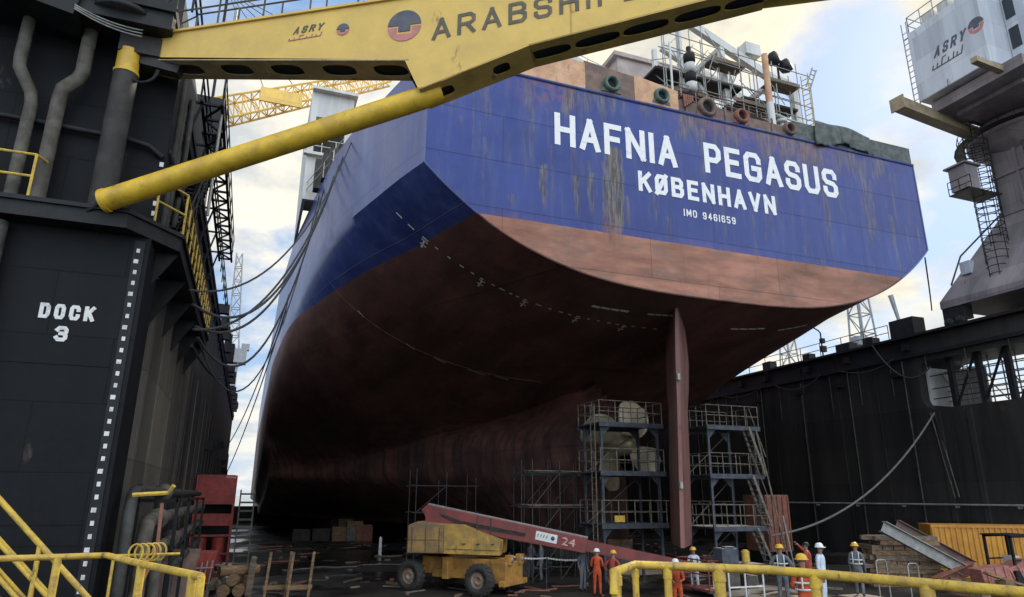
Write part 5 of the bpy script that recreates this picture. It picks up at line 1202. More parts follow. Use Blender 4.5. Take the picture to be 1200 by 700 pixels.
# ------------------------------------------------------------------ scaffold towers at the rudder
def scaffold_tower(x0, x1, y0, y1, decks, label, stair=False):
    t = thing('scaffold_tower', label, 'scaffold', ((x0+x1)/2, (y0+y1)/2, 0), 'work towers beside the rudder')
    C = [(x0, y0), (x1, y0), (x1, y1), (x0, y1)]
    top = decks[0]
    for x, y in C:
        m = MB(); m.span((x-0.06, y-0.06, 0), (x+0.06, y+0.06, top+0.02)); m.build('leg', M['scaff_blue'], t)
    for z in decks:
        m = MB(); m.span((x0-0.25, y0-0.3, z), (x1+0.25, y1+0.3, z+0.06)); m.span((x0-0.25, y0-0.32, z-0.16), (x1+0.25, y0-0.26, z+0.08)); m.span((x0-0.25, y1+0.26, z-0.16), (x1+0.25, y1+0.32, z+0.08)); m.build('deck', M['scaff_blue'], t)
        m = MB(); rail_run(m, [(x0-0.2, y0-0.25, z+0.06), (x1+0.2, y0-0.25, z+.06), (x1+.2, y1+.25, z+.06), (x0-.2, y1+.25, z+.06)], 1.1, 0.9, 0.026, (0.5,), True); m.build('railing', M['scaff'], t)
        for x, s in ((x0, 1), (x1, -1)):
            for y in (y0, y1):
                m = MB(); m.prism([(x+s*.08, y-0.04, z-0.06), (x+s*.62, y-0.04, z-.06), (x+s*.08, y-0.04, z-.6)], (0, 0.08, 0)); m.build('gusset', M['scaff_blue'], t)
    m = MB()
    for za, zb_ in zip(decks[1:]+[0.1], decks): m.tube([(x0, y1, za), (x1, y1, zb_-0.1)], 0.03, 6)
    m.build('brace', M['scaff'], t)
    m = MB()
    if stair:
        lv = decks+[0.0]
        for k in range(len(decks)):
            zt, zl = lv[k], lv[k+1]; xa, xb = x1-0.7, x1+0.15+0.1*k
            for y in (y0-0.55, y0-0.0): m.bar((xa, y, zt), (xb, y, zl), 0.05, 0.14)
            n = int((zt-zl)/0.28)
            for i in range(n): q = (i+0.5)/n; m.box((xa+(xb-xa)*q, y0-0.28, zt+(zl-zt)*q), (0.24, 0.52, 0.03))
            m.tube([(xa+.1, y0-0.55, zt+1.0), (xb+.1, y0-0.55, zl+1.0)], 0.025, 6)
        m.tube([(x1-0.3, y0-0.6, 7.5), (x1+1.2, y0-0.6, 0)], 0.045, 6)
        m.build('stair', M['scaff'], t)
    else:
        for s in (0, 0.45): m.tube([(x0-0.35, y0+s, 0), (x0-0.35, y0+s, top+1)], 0.028, 6)
        for i in range(28): m.tube([(x0-0.35, y0, 0.2+i*0.29), (x0-.35, y0+0.45, .2+i*.29)], 0.018, 5)
        m.build('ladder', M['scaff'], t)
    return t
ls = scaffold_tower(16.5, 19.75, 31.0, 32.9, [7.5, 5.1, 2.6], 'steel work tower left of the rudder, in front of the propeller')
m = MB(); m.span((16.9, 30.60, 2.75), (17.45, 30.66, 3.05)); m.build('notice_board', M['rail_yellow'], ls)
scaffold_tower(22.95, 25.95, 31.0, 33.2, [7.6, 5.05, 2.4], 'steel work tower with stairs right of the rudder', True)
def tube_scaffold(c, nx, ny, nz, d, h, label, mat='scaff', boards=True):
    t = thing('tube_scaffold', label, 'scaffold', c, 'tube scaffolds under the hull'); c = Vector(c); m = MB(); bd = MB(); rnd = random.Random(int(c.x*7+c.y))
    for i in range(nx+1):
        for j in range(ny+1): m.tube([c+Vector((i*d, j*d, 0)), c+Vector((i*d, j*d, nz*h+rnd.uniform(.2, 1)))], 0.028, 5)
    for k in range(1, nz+1):
        for j in range(ny+1): m.tube([c+Vector((-.2, j*d, k*h)), c+Vector((nx*d+.2, j*d, k*h))], 0.026, 5)
        for i in range(nx+1): m.tube([c+Vector((i*d, -.2, k*h+.05)), c+Vector((i*d, ny*d+.2, k*h+.05))], 0.026, 5)
        for i in range(nx):
            if rnd.random() < 0.6: m.tube([c+Vector((i*d, 0, (k-1)*h)), c+Vector(((i+1)*d, 0, k*h))], 0.024, 5)
        if boards and rnd.random() < .8: bd.box(c+Vector((nx*d/2, ny*d*.5, k*h+0.1)), (nx*d, 0.5, 0.05))
    m.build('pole_frame', M[mat], t)
    if bd.v: bd.build('board', M['timber_grey'], t)
tube_scaffold((13.4, 32.6, 0), 2, 1, 3, 1.5, 1.7, 'bare tube scaffold against the hull, left of the propeller work tower', 'dark_pipe')
tube_scaffold((9.2, 40.0, 0), 2, 1, 3, 1.8, 1.5, 'dim tube scaffold deep under the hull, behind the boom lift', 'rope', boards=False)
tube_scaffold((14.5, 36.5, 0), 3, 1, 3, 1.6, 1.7, 'tube scaffold with boards deep in the shade beside the skeg', 'rope')

# ------------------------------------------------------------------ keel blocks
def keel_blocks():
    def mk(c, top, sx, sy):
        t = thing('keel_block', 'x', 'keel block', c, 'keel blocks under the ship'); c = Vector(c)
        m = MB(); m.box(c+Vector((0, 0, (top-0.35)/2)), (sx, sy, top-0.35)); m.build('concrete_base', M['concrete'], t, bevel=0.03)
        m = MB()
        for k in range(3): m.box(c+Vector((0, (k-1)*sy/3.05, top-0.175)), (sx*1.02, sy/3.2, 0.347))
        m.build('timber_cap', M['timber'], t); return t
    proto = mk((XC, 37.2, 0), KEEL-0.004, 1.6, 1.1); proto['label'] = 'keel block nearest the propeller, under the aft end of the skeg'
    for i in range(1, 20):
        o = copy_tree(proto); o.location = (XC, 37.2+i*3.2, 0)
        o['label'] = 'concrete keel block capped with timber, in the middle row under the ship'
    side = mk((9.5, 56, 0), 1.72, 1.4, 1.2)
    side['label'] = 'front block of the left side row, in the dark under the hull'
    for sx in (-1, 1):
        for i in range(7):
            if sx < 0 and i == 0: continue
            o = copy_tree(side); o.location = (XC+sx*11, 66+i*6.4, 0); o['label'] = 'timber capped side block deep in the shade under the hull'
    side.location = (XC-11, 66, 0)
keel_blocks()

# ------------------------------------------------------------------ boom lift
def boom_lift():
    # frames: chassis and upper structure have their own headings
    c = onZ(548, 697, 0); c.y += 1.6; c.x += 0.3
    t = thing('boom_lift', 'yellow wheeled boom lift with a long red boom lowered to the right', 'boom lift', (c.x, c.y, 0))
    th = R(-50); fx = Vector((math.cos(th), math.sin(th), 0)); fy = Vector((-fx.y, fx.x, 0)); rotc = Matrix((fx, fy, Vector((0, 0, 1)))).transposed()
    P = lambda x, y, z: Vector((c.x, c.y, 0))+fx*x+fy*y+Vector((0, 0, z))
    m = MB()
    m.box(P(0, 0, 1.0), (3.6, 1.3, 0.7), rotc); m.box(P(0, 0, 0.72), (2.2, 1.7, 0.35), rotc)
    for x in (-1.75, 1.75): m.box(P(x, 0, 0.78), (0.35, 2.6, 0.32), rotc)
    m.box(P(2.2, 0, 0.85), (0.7, 1.5, 0.85), rotc); m.box(P(2.56, 0.45, 1.35), (0.25, 0.35, 0.4), rotc); m.box(P(2.56, -0.45, 1.35), (0.25, 0.35, 0.4), rotc); m.box(P(2.5, 0, 0.45), (0.3, 2.0, 0.22), rotc)
    m.box(P(-0.3, -0.85, 0.95), (0.3, 0.4, 0.9), rotc)
    m.build('chassis', M['lift_orange'], t, bevel=0.03)
    m = MB()
    for y in (0.45, -.45): m.lathe(P(2.69, y, 1.35), fx, [(0, 0.0), (0.11, 0.0), (0.11, 0.02), (0, .03)], 12)
    m.build('headlight', M['galv'], t)
    for x, y in ((-1.75, -1.5), (1.75, -1.5), (1.75, 1.5), (-1.75, 1.5)):
        s = 1 if y > 0 else -1; cc = P(x, y, 0.62)
        m = MB(); m.lathe(cc, fy*s, [(0.33, -0.2), (0.58, -0.22), (0.62, -0.14), (0.62, 0.14), (0.58, 0.22), (0.33, 0.2), (0.33, -0.2)], 28)
        for k in range(20):
            a = 2*math.pi*k/20; d = fx*math.cos(a)+Vector((0, 0, 1))*math.sin(a); m.bar(cc+d*0.615-fy*0.19, cc+d*0.615+fy*0.19, 0.09, 0.05, up=d)
        wh = m.build('wheel', M['rubber'], t)
        m = MB(); m.lathe(cc, fy*s, [(0.0, 0.05), (0.10, 0.05), (0.12, 0.16), (0.18, 0.16), (0.2, 0.06), (0.3, 0.08), (0.34, 0.19), (0.34, -0.1)], 20); m.build('rim', M['lift_rim'], wh)
    # turret: heading roughly square to the line of sight
    th2 = R(-27); ux = Vector((math.cos(th2), math.sin(th2), 0)); uy = Vector((-ux.y, ux.x, 0))
    Q = lambda x, y, z: Vector((c.x, c.y, 0))+ux*x+uy*y+Vector((0, 0, z))
    m = MB(); m.lathe(Q(0, 0, 1.35), (0, 0, 1), [(0, 0), (0.75, 0), (0.75, 0.22), (0, .22)], 24)
    m.prism([Q(-2.3, -1.2, 1.55), Q(-0.7, -1.2, 1.55), Q(-0.7, -1.2, 2.75), Q(-1.9, -1.2, 2.85), Q(-2.3, -1.2, 2.7)], uy*2.4)      # counterweight
    m.build('counterweight', M['lift_dark'], t, bevel=0.05)
    m = MB(); m.prism([Q(-0.695, -1.2, 1.55), Q(1.75, -1.2, 1.5), Q(1.8, -1.2, 2.1), Q(1.2, -1.2, 2.3), Q(0.1, -1.2, 2.72), Q(-0.695, -1.2, 2.75)], uy*0.75)
    m.prism([Q(-0.695, .45, 1.55), Q(1.75, .45, 1.5), Q(1.8, .45, 2.1), Q(1.2, .45, 2.4), Q(0.1, .45, 2.72), Q(-0.695, .45, 2.75)], uy*0.75)
    for x in (-0.1, 0.55, 1.2): m.bar(Q(x, -1.21, 1.56), Q(x, -1.21, 2.2), 0.03, 0.02, up=uy)
    m.build('engine_cover', M['lift_yellow'], t, bevel=0.05)
    m = MB(); m.prism([Q(-1.6, -0.42, 1.6), Q(0.2, -0.42, 1.6), Q(-1.25, -0.42, 3.35), Q(-1.75, -0.42, 3.35)], uy*0.10); m.prism([Q(-1.6, 0.32, 1.6), Q(0.2, 0.32, 1.6), Q(-1.25, 0.32, 3.35), Q(-1.75, 0.32, 3.35)], uy*0.10); m.bar(Q(-1.1, -.1, 2.0), Q(0.9, -.1, 2.75), 0.22, 0.22); m.build('boom_bracket', M['maroon'], t)
    b0, b1 = Q(-1.75, 0, 3.28), Q(9.8, 0, 1.05)
    d = (b1-b0).normalized(); up = uy.cross(d)*-1
    if up.z < 0: up = -up
    m = MB(); L = (b1-b0).length
    m.prism([b0+up*0.28-uy*0.3, b0-d*0.22+up*0.0-uy*.3, b0-up*.32-uy*.3+d*.1, b0-up*0.52+d*0.8-uy*.3, b0+d*L*0.62-up*0.34-uy*.3, b0+d*L*0.62+up*0.3-uy*.3], uy*0.6)
    bm_ = m.build('boom', M['maroon'], t, bevel=0.03)
    m = MB(); m.bar(b0+d*L*0.6-up*0.02, b0+d*L, 0.42, 0.46, up=up); m.build('inner_boom', M['maroon'], bm_)
    m = MB(); m.bar(b0+up*0.31, b0+d*L*0.62+up*0.33, 0.3, 0.05, up=up); m.build('cable_tray', M['galv'], bm_)
    # white plate and the number on the boom side
    pl = b0+d*5.05-uy*0.303
    m = MB(); m.prism([pl+up*0.16, pl-up*0.2, pl+d*0.95-up*0.2, pl+d*0.95+up*0.16], -uy*0.012); sg = m.build('sign_plate', M['white'], bm_)
    m = MB()
    for k in range(4): m.bar(pl+d*(0.08+k*0.13)-up*.08-uy*0.014, pl+d*(0.12+k*.13)+up*0.06-uy*.014, 0.035, 0.01, up=uy)
    m.lathe(pl+d*0.76-up*0.01-uy*0.014, -uy, [(0, 0.008), (0.09, 0.008), (0.09, 0)], 14); m.build('sign_marking', M['navy'], sg)
    text_mesh('24', 'number_lettering', pl+d*1.15-up*0.2, d, up, 0.6, 0.34, M['number_pink'], bm_, bold=0.02, depth=0.012)
    m = MB()
    for k in range(3): m.tube([b0+up*.1-uy*(.33+.02*k)+d*.3, b0+d*1.6-up*(.12+.06*k)-uy*.33, b0+d*4.6-up*(.05+.05*k)-uy*.33], .025, 6)
    m.tube([Q(-1.0, -.5, 2.7), b0+d*1.9-up*.42-uy*.34], .03, 6); m.build('hydraulic_hose', M['rubber'], bm_)
    m = MB(); m.tube([Q(.5, 0, 2.3), b0+d*2.9-up*.35], .11, 10); m.tube([Q(.5, 0, 2.3), lerp(Q(.5, 0, 2.3), b0+d*2.9-up*.35, .55)], .15, 10); m.build('lift_cylinder', M['dark_pipe'], t)
    m = MB()
    for x in (-2.1, -1.5, -.9): m.bar(Q(x, -1.205, 1.62), Q(x, -1.205, 2.6), .025, .012, up=uy)
    m.bar(Q(-2.25, -1.205, 2.1), Q(-.75, -1.205, 2.1), .012, .03, up=uy); m.bar(Q(-.6, -1.206, 1.75), Q(1.7, -1.206, 1.7), .012, .05, up=uy)
    for x in (.2, .8, 1.45): m.box(Q(x, -1.215, 1.95), (.16, .03, .05))
    m.build('panel_seam', M['rubber'], t)
    # basket at the low end
    bc = b1+d*0.5-Vector((0, 0, 0.5)); m = MB(); m.box(bc+Vector((0, 0, -0.2)), (1.0, 2.2, 0.08)); rail_run(m, [bc+Vector((x, y, -0.15)) for x, y in ((-.5, -1.1), (.5, -1.1), (.5, 1.1), (-.5, 1.1))], 1.1, 1.1, 0.03, (0.5,), True); m.build('basket', M['maroon'], t)
    m = MB(); m.tube([Q(1.3, -0.9, 2.3), Q(1.3, -0.9, 3.0)], 0.03, 6); m.tube([Q(.7, -.9, 2.5), Q(.7, -.9, 3.1)], 0.03, 6); m.build('exhaust_pipe', M['dark_pipe'], t)
M['lift_rim'] = paint('lift_rim', (0.36, 0.27, 0.20), (0.22, 0.15, 0.10), 0.6, scale=4, rust=0.2)
M['lift_dark'] = paint('lift_counterweight', (0.36, 0.22, 0.07), (0.20, 0.13, 0.06), 0.7, scale=2, rust=0.4, rustc=(0.14, 0.09, 0.05))
M['number_pink'] = paint('number_pink', (0.62, 0.34, 0.30), (0.5, 0.26, 0.24), 0.6, scale=4)
boom_lift()

# ------------------------------------------------------------------ people
def person(at, facing, suit, helmet, label, arms='down', vest=None, height=1.76, legs='stand', lean=0.0, girth=1.0):
    """one continuous skinned figure; helmet and vest are its children"""
    o = Vector((at[0], at[1], at[2] if len(at) > 2 else 0)); t = thing('person', label, 'person', o)
    fw = Vector((math.sin(facing), math.cos(facing), 0)); rt = Vector((fw.y, -fw.x, 0))
    k = height/1.76
    def P(x, y, z):                                      # x right, y forward, z up
        if z > 0.95: y += (z-0.95)*math.tan(lean)
        return o+(rt*x+fw*y+Vector((0, 0, z)))*k
    V = []; E = []; Rr = []; part = []
    def v(x, y, z, r, kind='suit', link=None):
        V.append(P(x, y, z)); Rr.append(r*k); part.append(kind)
        if link is not None: E.append((link, len(V)-1))
        return len(V)-1
    pel = v(0, 0, 0.97, 0.145)
    wai = v(0, 0.0, 1.12, 0.135, link=pel); che = v(0, 0.0, 1.32, 0.155, link=wai); shc = v(0, 0, 1.45, 0.11, link=che)
    nk = v(0, 0.01, 1.53, 0.058, 'skin', shc); ja = v(0, 0.03, 1.61, 0.085, 'skin', nk); hd = v(0, 0.02, 1.70, 0.095, 'skin', ja)
    st = {'stand': ((0.0, 0.0), (0.02, 0.0)), 'walk': ((0.16, 0.22), (-0.05, -0.22))}[legs]
    for s, (ky, fy_) in ((-1, st[0]), (1, st[1])):
        hp = v(s*0.09, 0, 0.90, 0.105, link=pel); kn = v(s*0.11, 0.02+ky, 0.50, 0.07, link=hp); an = v(s*0.12, fy_-0.02, 0.12, 0.052, link=kn)
        v(s*0.13, fy_+0.15, 0.045, 0.042, 'boot', v(s*0.125, fy_-0.0, 0.06, 0.052, 'boot', an))
    hands = []
    for s in (-1, 1):
        sh = v(s*0.185, 0, 1.42, 0.075, link=shc)
        if arms == 'down' or (arms == 'raise' and s < 0): el, ha = (s*0.25, -0.02, 1.14), (s*0.25, 0.08, 0.88)
        elif arms == 'raise': el, ha = (s*0.30, 0.16, 1.50), (s*0.26, 0.34, 1.70)
        elif arms == 'front': el, ha = (s*0.25, 0.05, 1.14), (s*0.14, 0.30, 1.10)
        elif arms == 'hips': el, ha = (s*0.36, -0.08, 1.18), (s*0.20, 0.04, 1.02)
        e_ = v(*el, 0.05, link=sh); w_ = v(*ha, 0.035, link=e_)
        dx = [ha[i]-el[i] for i in range(3)]; ln = math.sqrt(sum(q*q for q in dx)); dx = [q/ln for q in dx]
        v(ha[0]+dx[0]*.07, ha[1]+dx[1]*.07, ha[2]+dx[2]*.07, 0.036, 'skin', v(*[ha[i]+dx[i]*.02 for i in range(3)], 0.032, 'skin', w_))
        hands.append((ha, dx, s))
    me = bpy.data.meshes.new('skeleton'); me.from_pydata(V, E, []); ob = bpy.data.objects.new('skeleton', me); COL.objects.link(ob)
    ob.modifiers.new('skin', 'SKIN'); ob.modifiers.new('sub', 'SUBSURF').levels = 1
    ob.modifiers['sub'].render_levels = 1
    for i, sv in enumerate(me.skin_vertices[0].data): sv.radius = (Rr[i], Rr[i]); sv.use_root = (i == 0)
    bpy.context.view_layer.update()
    m2 = bpy.data.meshes.new_from_object(ob.evaluated_get(bpy.context.evaluated_depsgraph_get()))
    bpy.data.objects.remove(ob); bpy.data.meshes.remove(me)
    bm = bmesh.new(); bm.from_mesh(m2); bpy.data.meshes.remove(m2)
    mats = {'suit': 0, 'skin': 1, 'boot': 2}; VA = np.array([p[:] for p in V])
    for f_ in bm.faces:
        c = np.array(f_.calc_center_median()[:]); i = int(np.argmin(((VA-c)**2).sum(1)-0.3*np.array(Rr)**2)); f_.material_index = mats[part[i]]; f_.smooth = True
    bmesh.ops.translate(bm, verts=bm.verts, vec=-o)
    # fingers: four unequal and a thumb on each hand, nose and ears on the head
    mb = MB()
    for ha, dx, s in hands:
        ux = Vector((dx[0], dx[1], dx[2])); side = Vector((0, 1, 0)) if abs(ux.y) < 0.8 else Vector((1, 0, 0)); side = (side-ux*side.dot(ux)).normalized(); cu = ux.cross(side)*s
        base = Vector(ha)+ux*0.09
        for q, ln in enumerate((0.065, 0.078, 0.074, 0.056)):
            b0 = base+side*(0.024-0.016*q); b1 = b0+ux*ln*.55+cu*0.008; b2 = b1+ux*ln*.4+cu*0.025; mb.tube([P(*b0), P(*b1), P(*b2)], [.0095, .009, .007], 6)
        b0 = Vector(ha)+ux*0.035+side*0.028; b1 = b0+side*.028+ux*.025; b2 = b1+ux*.03+cu*.012; mb.tube([P(*b0), P(*b1), P(*b2)], [.011, .010, .008], 6)
    mb.tube([P(0, .105, 1.70), P(0, .135, 1.665), P(0, .11, 1.65)], [.012, .018, .008], 6)
    for s in (-1, 1): mb.tube([P(s*.092, .01, 1.69), P(s*.108, 0, 1.69)], [.028, .02], 8)
    for s in (-1, 1): mb.tube([P(s*.035, .1, 1.705), P(s*.035, .118, 1.704)], [.013, .012], 6)
    base_n = len(bm.verts); nv = [bm.verts.new(Vector(p)-o) for p in mb.v]
    for fc in mb.f:
        try: q = bm.faces.new([nv[i] for i in fc]); q.material_index = 1
        except ValueError: pass
    m3 = bpy.data.meshes.new('body'); bm.to_mesh(m3); bm.free()
    for mm in (M[suit], M['skin'], M['boot']): m3.materials.append(mm)
    body = bpy.data.objects.new('body', m3); COL.objects.link(body); body.parent = t; WL[body] = o
    hc = P(0, 0.015, 1.71)
    if helmet:
        mb = MB(); n = 16; pr = [(0.128, 0.0), (0.126, 0.04), (0.108, 0.09), (0.068, 0.125), (0.0, 0.138)]
        mb.lathe(hc, (0, 0, 1), [(r*k, z*k) for r, z in pr], n)
        brim = [hc+(rt*0.15*math.cos(q)+fw*(0.19*math.sin(q) if math.sin(q) > 0 else 0.14*math.sin(q)))*k for q in np.linspace(0, 2*math.pi, 18, endpoint=False)]
        mb.prism(brim, (0, 0, 0.014*k)); mb.build('helmet', M[helmet], t)
    else:
        mb = MB(); mb.lathe(P(0, -0.005, 1.70), (0, 0, 1), [(0.1*k, -.02), (0.108*k, 0.04), (0.09*k, 0.085), (0.04*k, 0.112), (0, 0.116)], 14); mb.build('hair', M['hair'], t)
    if vest:
        mb = MB()
        for z, r in ((1.10, 0.178), (1.24, 0.196)):
            pts = [P(r*1.08*math.cos(q), r*0.86*math.sin(q), z) for q in np.linspace(0, 2*math.pi, 19)]; mb.tube(pts, 0.022, 6, cap=False)
        for s in (-1, 1):
            for y in (-1, 1): mb.tube([P(s*0.1, y*0.155, 1.12), P(s*.1, y*0.16, 1.34), P(s*.1, y*.09, 1.50)], 0.02, 6)
        mb.build('reflective_band', M[vest], t)
    return t
def head_at(u, v, z=1.80): p = onZ(u, v, z); return (p.x, p.y)
def head_on(u, v, Y, h=1.80): p = onY(u, v, Y); return (p.x, p.y, p.z-h)
TOCAM = math.pi+0.65
STG = []
def on_staging(u, v, Y): q = head_on(u, v, Y); STG.append(q); return q
person(on_staging(913, 639, 19.0), 0.7, 'grey_suit', 'helmet_yellow', 'worker in grey coveralls and yellow helmet, back turned, right of the scaffold stairs', 'hips', 'reflect')
person(on_staging(939, 651, 12.8), 0.4, 'orange_suit', 'helmet_yellow', 'worker in orange coveralls with pale bands, nearest to the yellow railing', 'front', 'reflect')
cpos = on_staging(944, 636, 20.5)
person(cpos, -0.6, 'red_suit', None, 'worker in red coveralls raising an arm, behind the orange one', 'raise')
person(on_staging(959, 638, 17.8), 2.6, 'white_suit', 'helmet_white', 'worker in a long pale blue white coat and white helmet', 'down')
person(on_staging(1001, 637, 20.5), 0.9, 'grey_suit', 'helmet_yellow', 'worker in grey shirt and yellow helmet beside the timber stack', 'down', 'reflect', legs='walk')
person(head_at(699, 644), 0.5, 'orange_suit', 'helmet_white', 'worker in bright orange coveralls standing behind the low end of the boom', 'front', lean=.12)
person(head_at(717, 646), 0.9, 'red_suit', 'helmet_yellow', 'worker in faded red coveralls next to the orange one by the boom', 'hips', legs='walk', lean=.15)
person(head_at(682, 641), 2.8, 'grey_suit', 'helmet_white', 'worker in grey blue coveralls at the end of the barrier chain', 'down')
person(head_at(622, 634), 1.2, 'grey_suit', 'helmet_white', 'left of two grey workers standing behind the boom lift', 'front')
person(head_at(634, 635), -1.0, 'grey_suit', None, 'bareheaded grey worker standing behind the boom lift', 'down')
person(head_at(812, 642), TOCAM, 'white_suit', 'helmet_yellow', 'worker in a pale shirt and yellow helmet at the foot of the rudder', 'front')
person(head_at(792, 655), TOCAM, 'orange_suit', 'helmet_white', 'worker in orange leaning forward below the rudder', 'front', lean=0.5)
for i, (lab, ids, w_) in enumerate((('low timber staging under the workers right of the scaffold stairs', (0, 2, 3, 4), 1.0), ('small raised step under the nearest orange worker behind the railing', (1,), 0.9))):
    t = thing('staging', lab, 'staging', (STG[ids[0]][0], STG[ids[0]][1], 0))
    for k in ids:
        q = STG[k]; m = MB(); m.span((q[0]-w_*.6, q[1]-w_*.5, q[2]-.06), (q[0]+w_*.6, q[1]+w_*.5, q[2]-.002)); m.build('platform', M['timber_grey'], t)
        m = MB(); m.span((q[0]-w_*.5, q[1]-w_*.4, 0), (q[0]+w_*.5, q[1]+w_*.4, q[2]-.06)); m.build('trestle_base', M['timber'], t)
hp = (cpos[0], cpos[1])
m = MB(); m.tube([(hp[0]-0.2, hp[1]+0.45, cpos[2]+0.9), (hp[0]-0.45, hp[1]+0.5, cpos[2]+2.7)], 0.022, 6); tag(m.build('pole', M['galv']), 'pale pole held upright by the worker with the raised arm', 'pole')

# ------------------------------------------------------------------ right foreground clutter
def container():
    p = onZ(1090, 615, 2.6); d = Vector((0.80, -0.60, 0)).normalized(); n = Vector((-d.y, d.x, 0)); L = 9.0
    p.z = 0; t = thing('cargo_container', 'bright orange corrugated container standing by the right dock wall', 'container', p)
    m = MB(); pts = []
    k = 34
    for i in range(k):
        x0 = 0.15+(L-0.3)*i/k; w = (L-0.3)/k
        for fx_, dp in ((0, 0.0), (0.32, 0.0), (0.5, 0.05), (0.82, 0.05)): pts.append(p+d*(x0+w*fx_)+n*dp)
    vs = []; fs = []
    for q in pts: vs += [q+Vector((0, 0, 0.16)), q+Vector((0, 0, 2.48))]
    for i in range(len(pts)-1): fs.append((2*i, 2*i+2, 2*i+3, 2*i+1))
    m.add(vs, fs); m.build('side_panel', M['container'], t)
    m = MB()
    for z in (0.08, 2.54): m.bar(p+n*0.03+Vector((0, 0, z)), p+d*L+n*.03+Vector((0, 0, z)), 0.10, 0.14)
    for s in (0.06, L-0.06): m.bar(p+d*s+n*.03+Vector((0, 0, .15)), p+d*s+n*.03+Vector((0, 0, 2.47)), 0.14, 0.12)
    m.build('frame', M['container'], t)
    m = MB(); m.prism([p+n*0.1+Vector((0, 0, .05)), p+n*2.4+Vector((0, 0, .05)), p+n*2.4+Vector((0, 0, 2.58)), p+n*.1+Vector((0, 0, 2.58))], d*0.05); m.prism([p+n*.1+Vector((0, 0, 2.58)), p+d*L+n*.1+Vector((0, 0, 2.58)), p+d*L+n*2.4+Vector((0, 0, 2.58)), p+n*2.4+Vector((0, 0, 2.58))], (0, 0, 0.03)); m.build('end_and_roof', M['container'], t)
container()
def timber_stack():
    base = onZ(1062, 686, 0); base.z = 0; rnd = random.Random(4)
    t = thing('timber_stack', 'untidy stack of brown timbers behind the railing, below the sloping girders', 'timber', base)
    dx = Vector((0.90, -0.43, 0)).normalized(); dy = Vector((-dx.y, dx.x, 0))
    z = 0.0; lay = 0
    while z < 2.15:
        m = MB(); h = rnd.uniform(0.16, 0.24); k = 6; shrink = 0.85 if z > 1.2 else 1.0
        for i in range(k):
            y = (i-k/2)*0.275*shrink; off = rnd.uniform(-.3, .3)
            L = rnd.uniform(2.6, 3.6)*shrink
            if lay % 3 == 2: m.box(base+dx*((i-k/2)*.5+.1)+Vector((0, 0, z+h/2)), (0.46, 1.8*shrink, h*.96), Matrix((dx, dy, Vector((0, 0, 1)))).transposed())
            else: m.box(base+dx*(off-0.1)+dy*y+Vector((0, 0, z+h/2)), (L, 0.265, h*.96), Matrix((dx, dy, Vector((0, 0, 1)))).transposed() @ Matrix.Rotation(rnd.uniform(-.03, .03), 3, 'Z'))
        m.build('timber_layer', M['timber'] if lay % 2 else M['timber_grey'], t, bevel=0.015); z += h; lay += 1
timber_stack()
def girders():
    for (a, b, lab, mt, w_, h_) in (((1034, 617), (1128, 668), 'pale steel girder sloping down across the timber stack', 'galv', 0.30, 0.42), ((1050, 615), (1140, 664), 'dark rusty girder sloping down behind the pale one', 'deck_rust', 0.30, 0.40),
                                     ((1098, 690), (1140, 664), 'short rusty red beam end lying against the sloping girders', 'rust_red', 0.35, 0.35)):
        Yb = 24.6 if mt == 'galv' else (25.4 if mt == 'deck_rust' else 23.6)
        p, q = onY(*a, Yb), onY(*b, Yb-1.0 if mt != 'rust_red' else Yb)
        if mt == 'rust_red': p.z = max(p.z, 0.35)
        d = (q-p).normalized(); m = MB()
        sx = d.cross(Vector((0, 0, 1))).normalized(); up = sx.cross(d)
        h_ *= 1.15; w_ *= 1.15; m.bar(p, q, 0.035, h_, up=(0, 0, 1)); m.bar(p+up*h_/2, q+up*h_/2, w_, 0.035); m.bar(p-up*h_/2, q-up*h_/2, w_, 0.035)
        tag(m.build('steel_girder', M[mt]), lab, 'girder', 'steel girders on the timber stack')
girders()
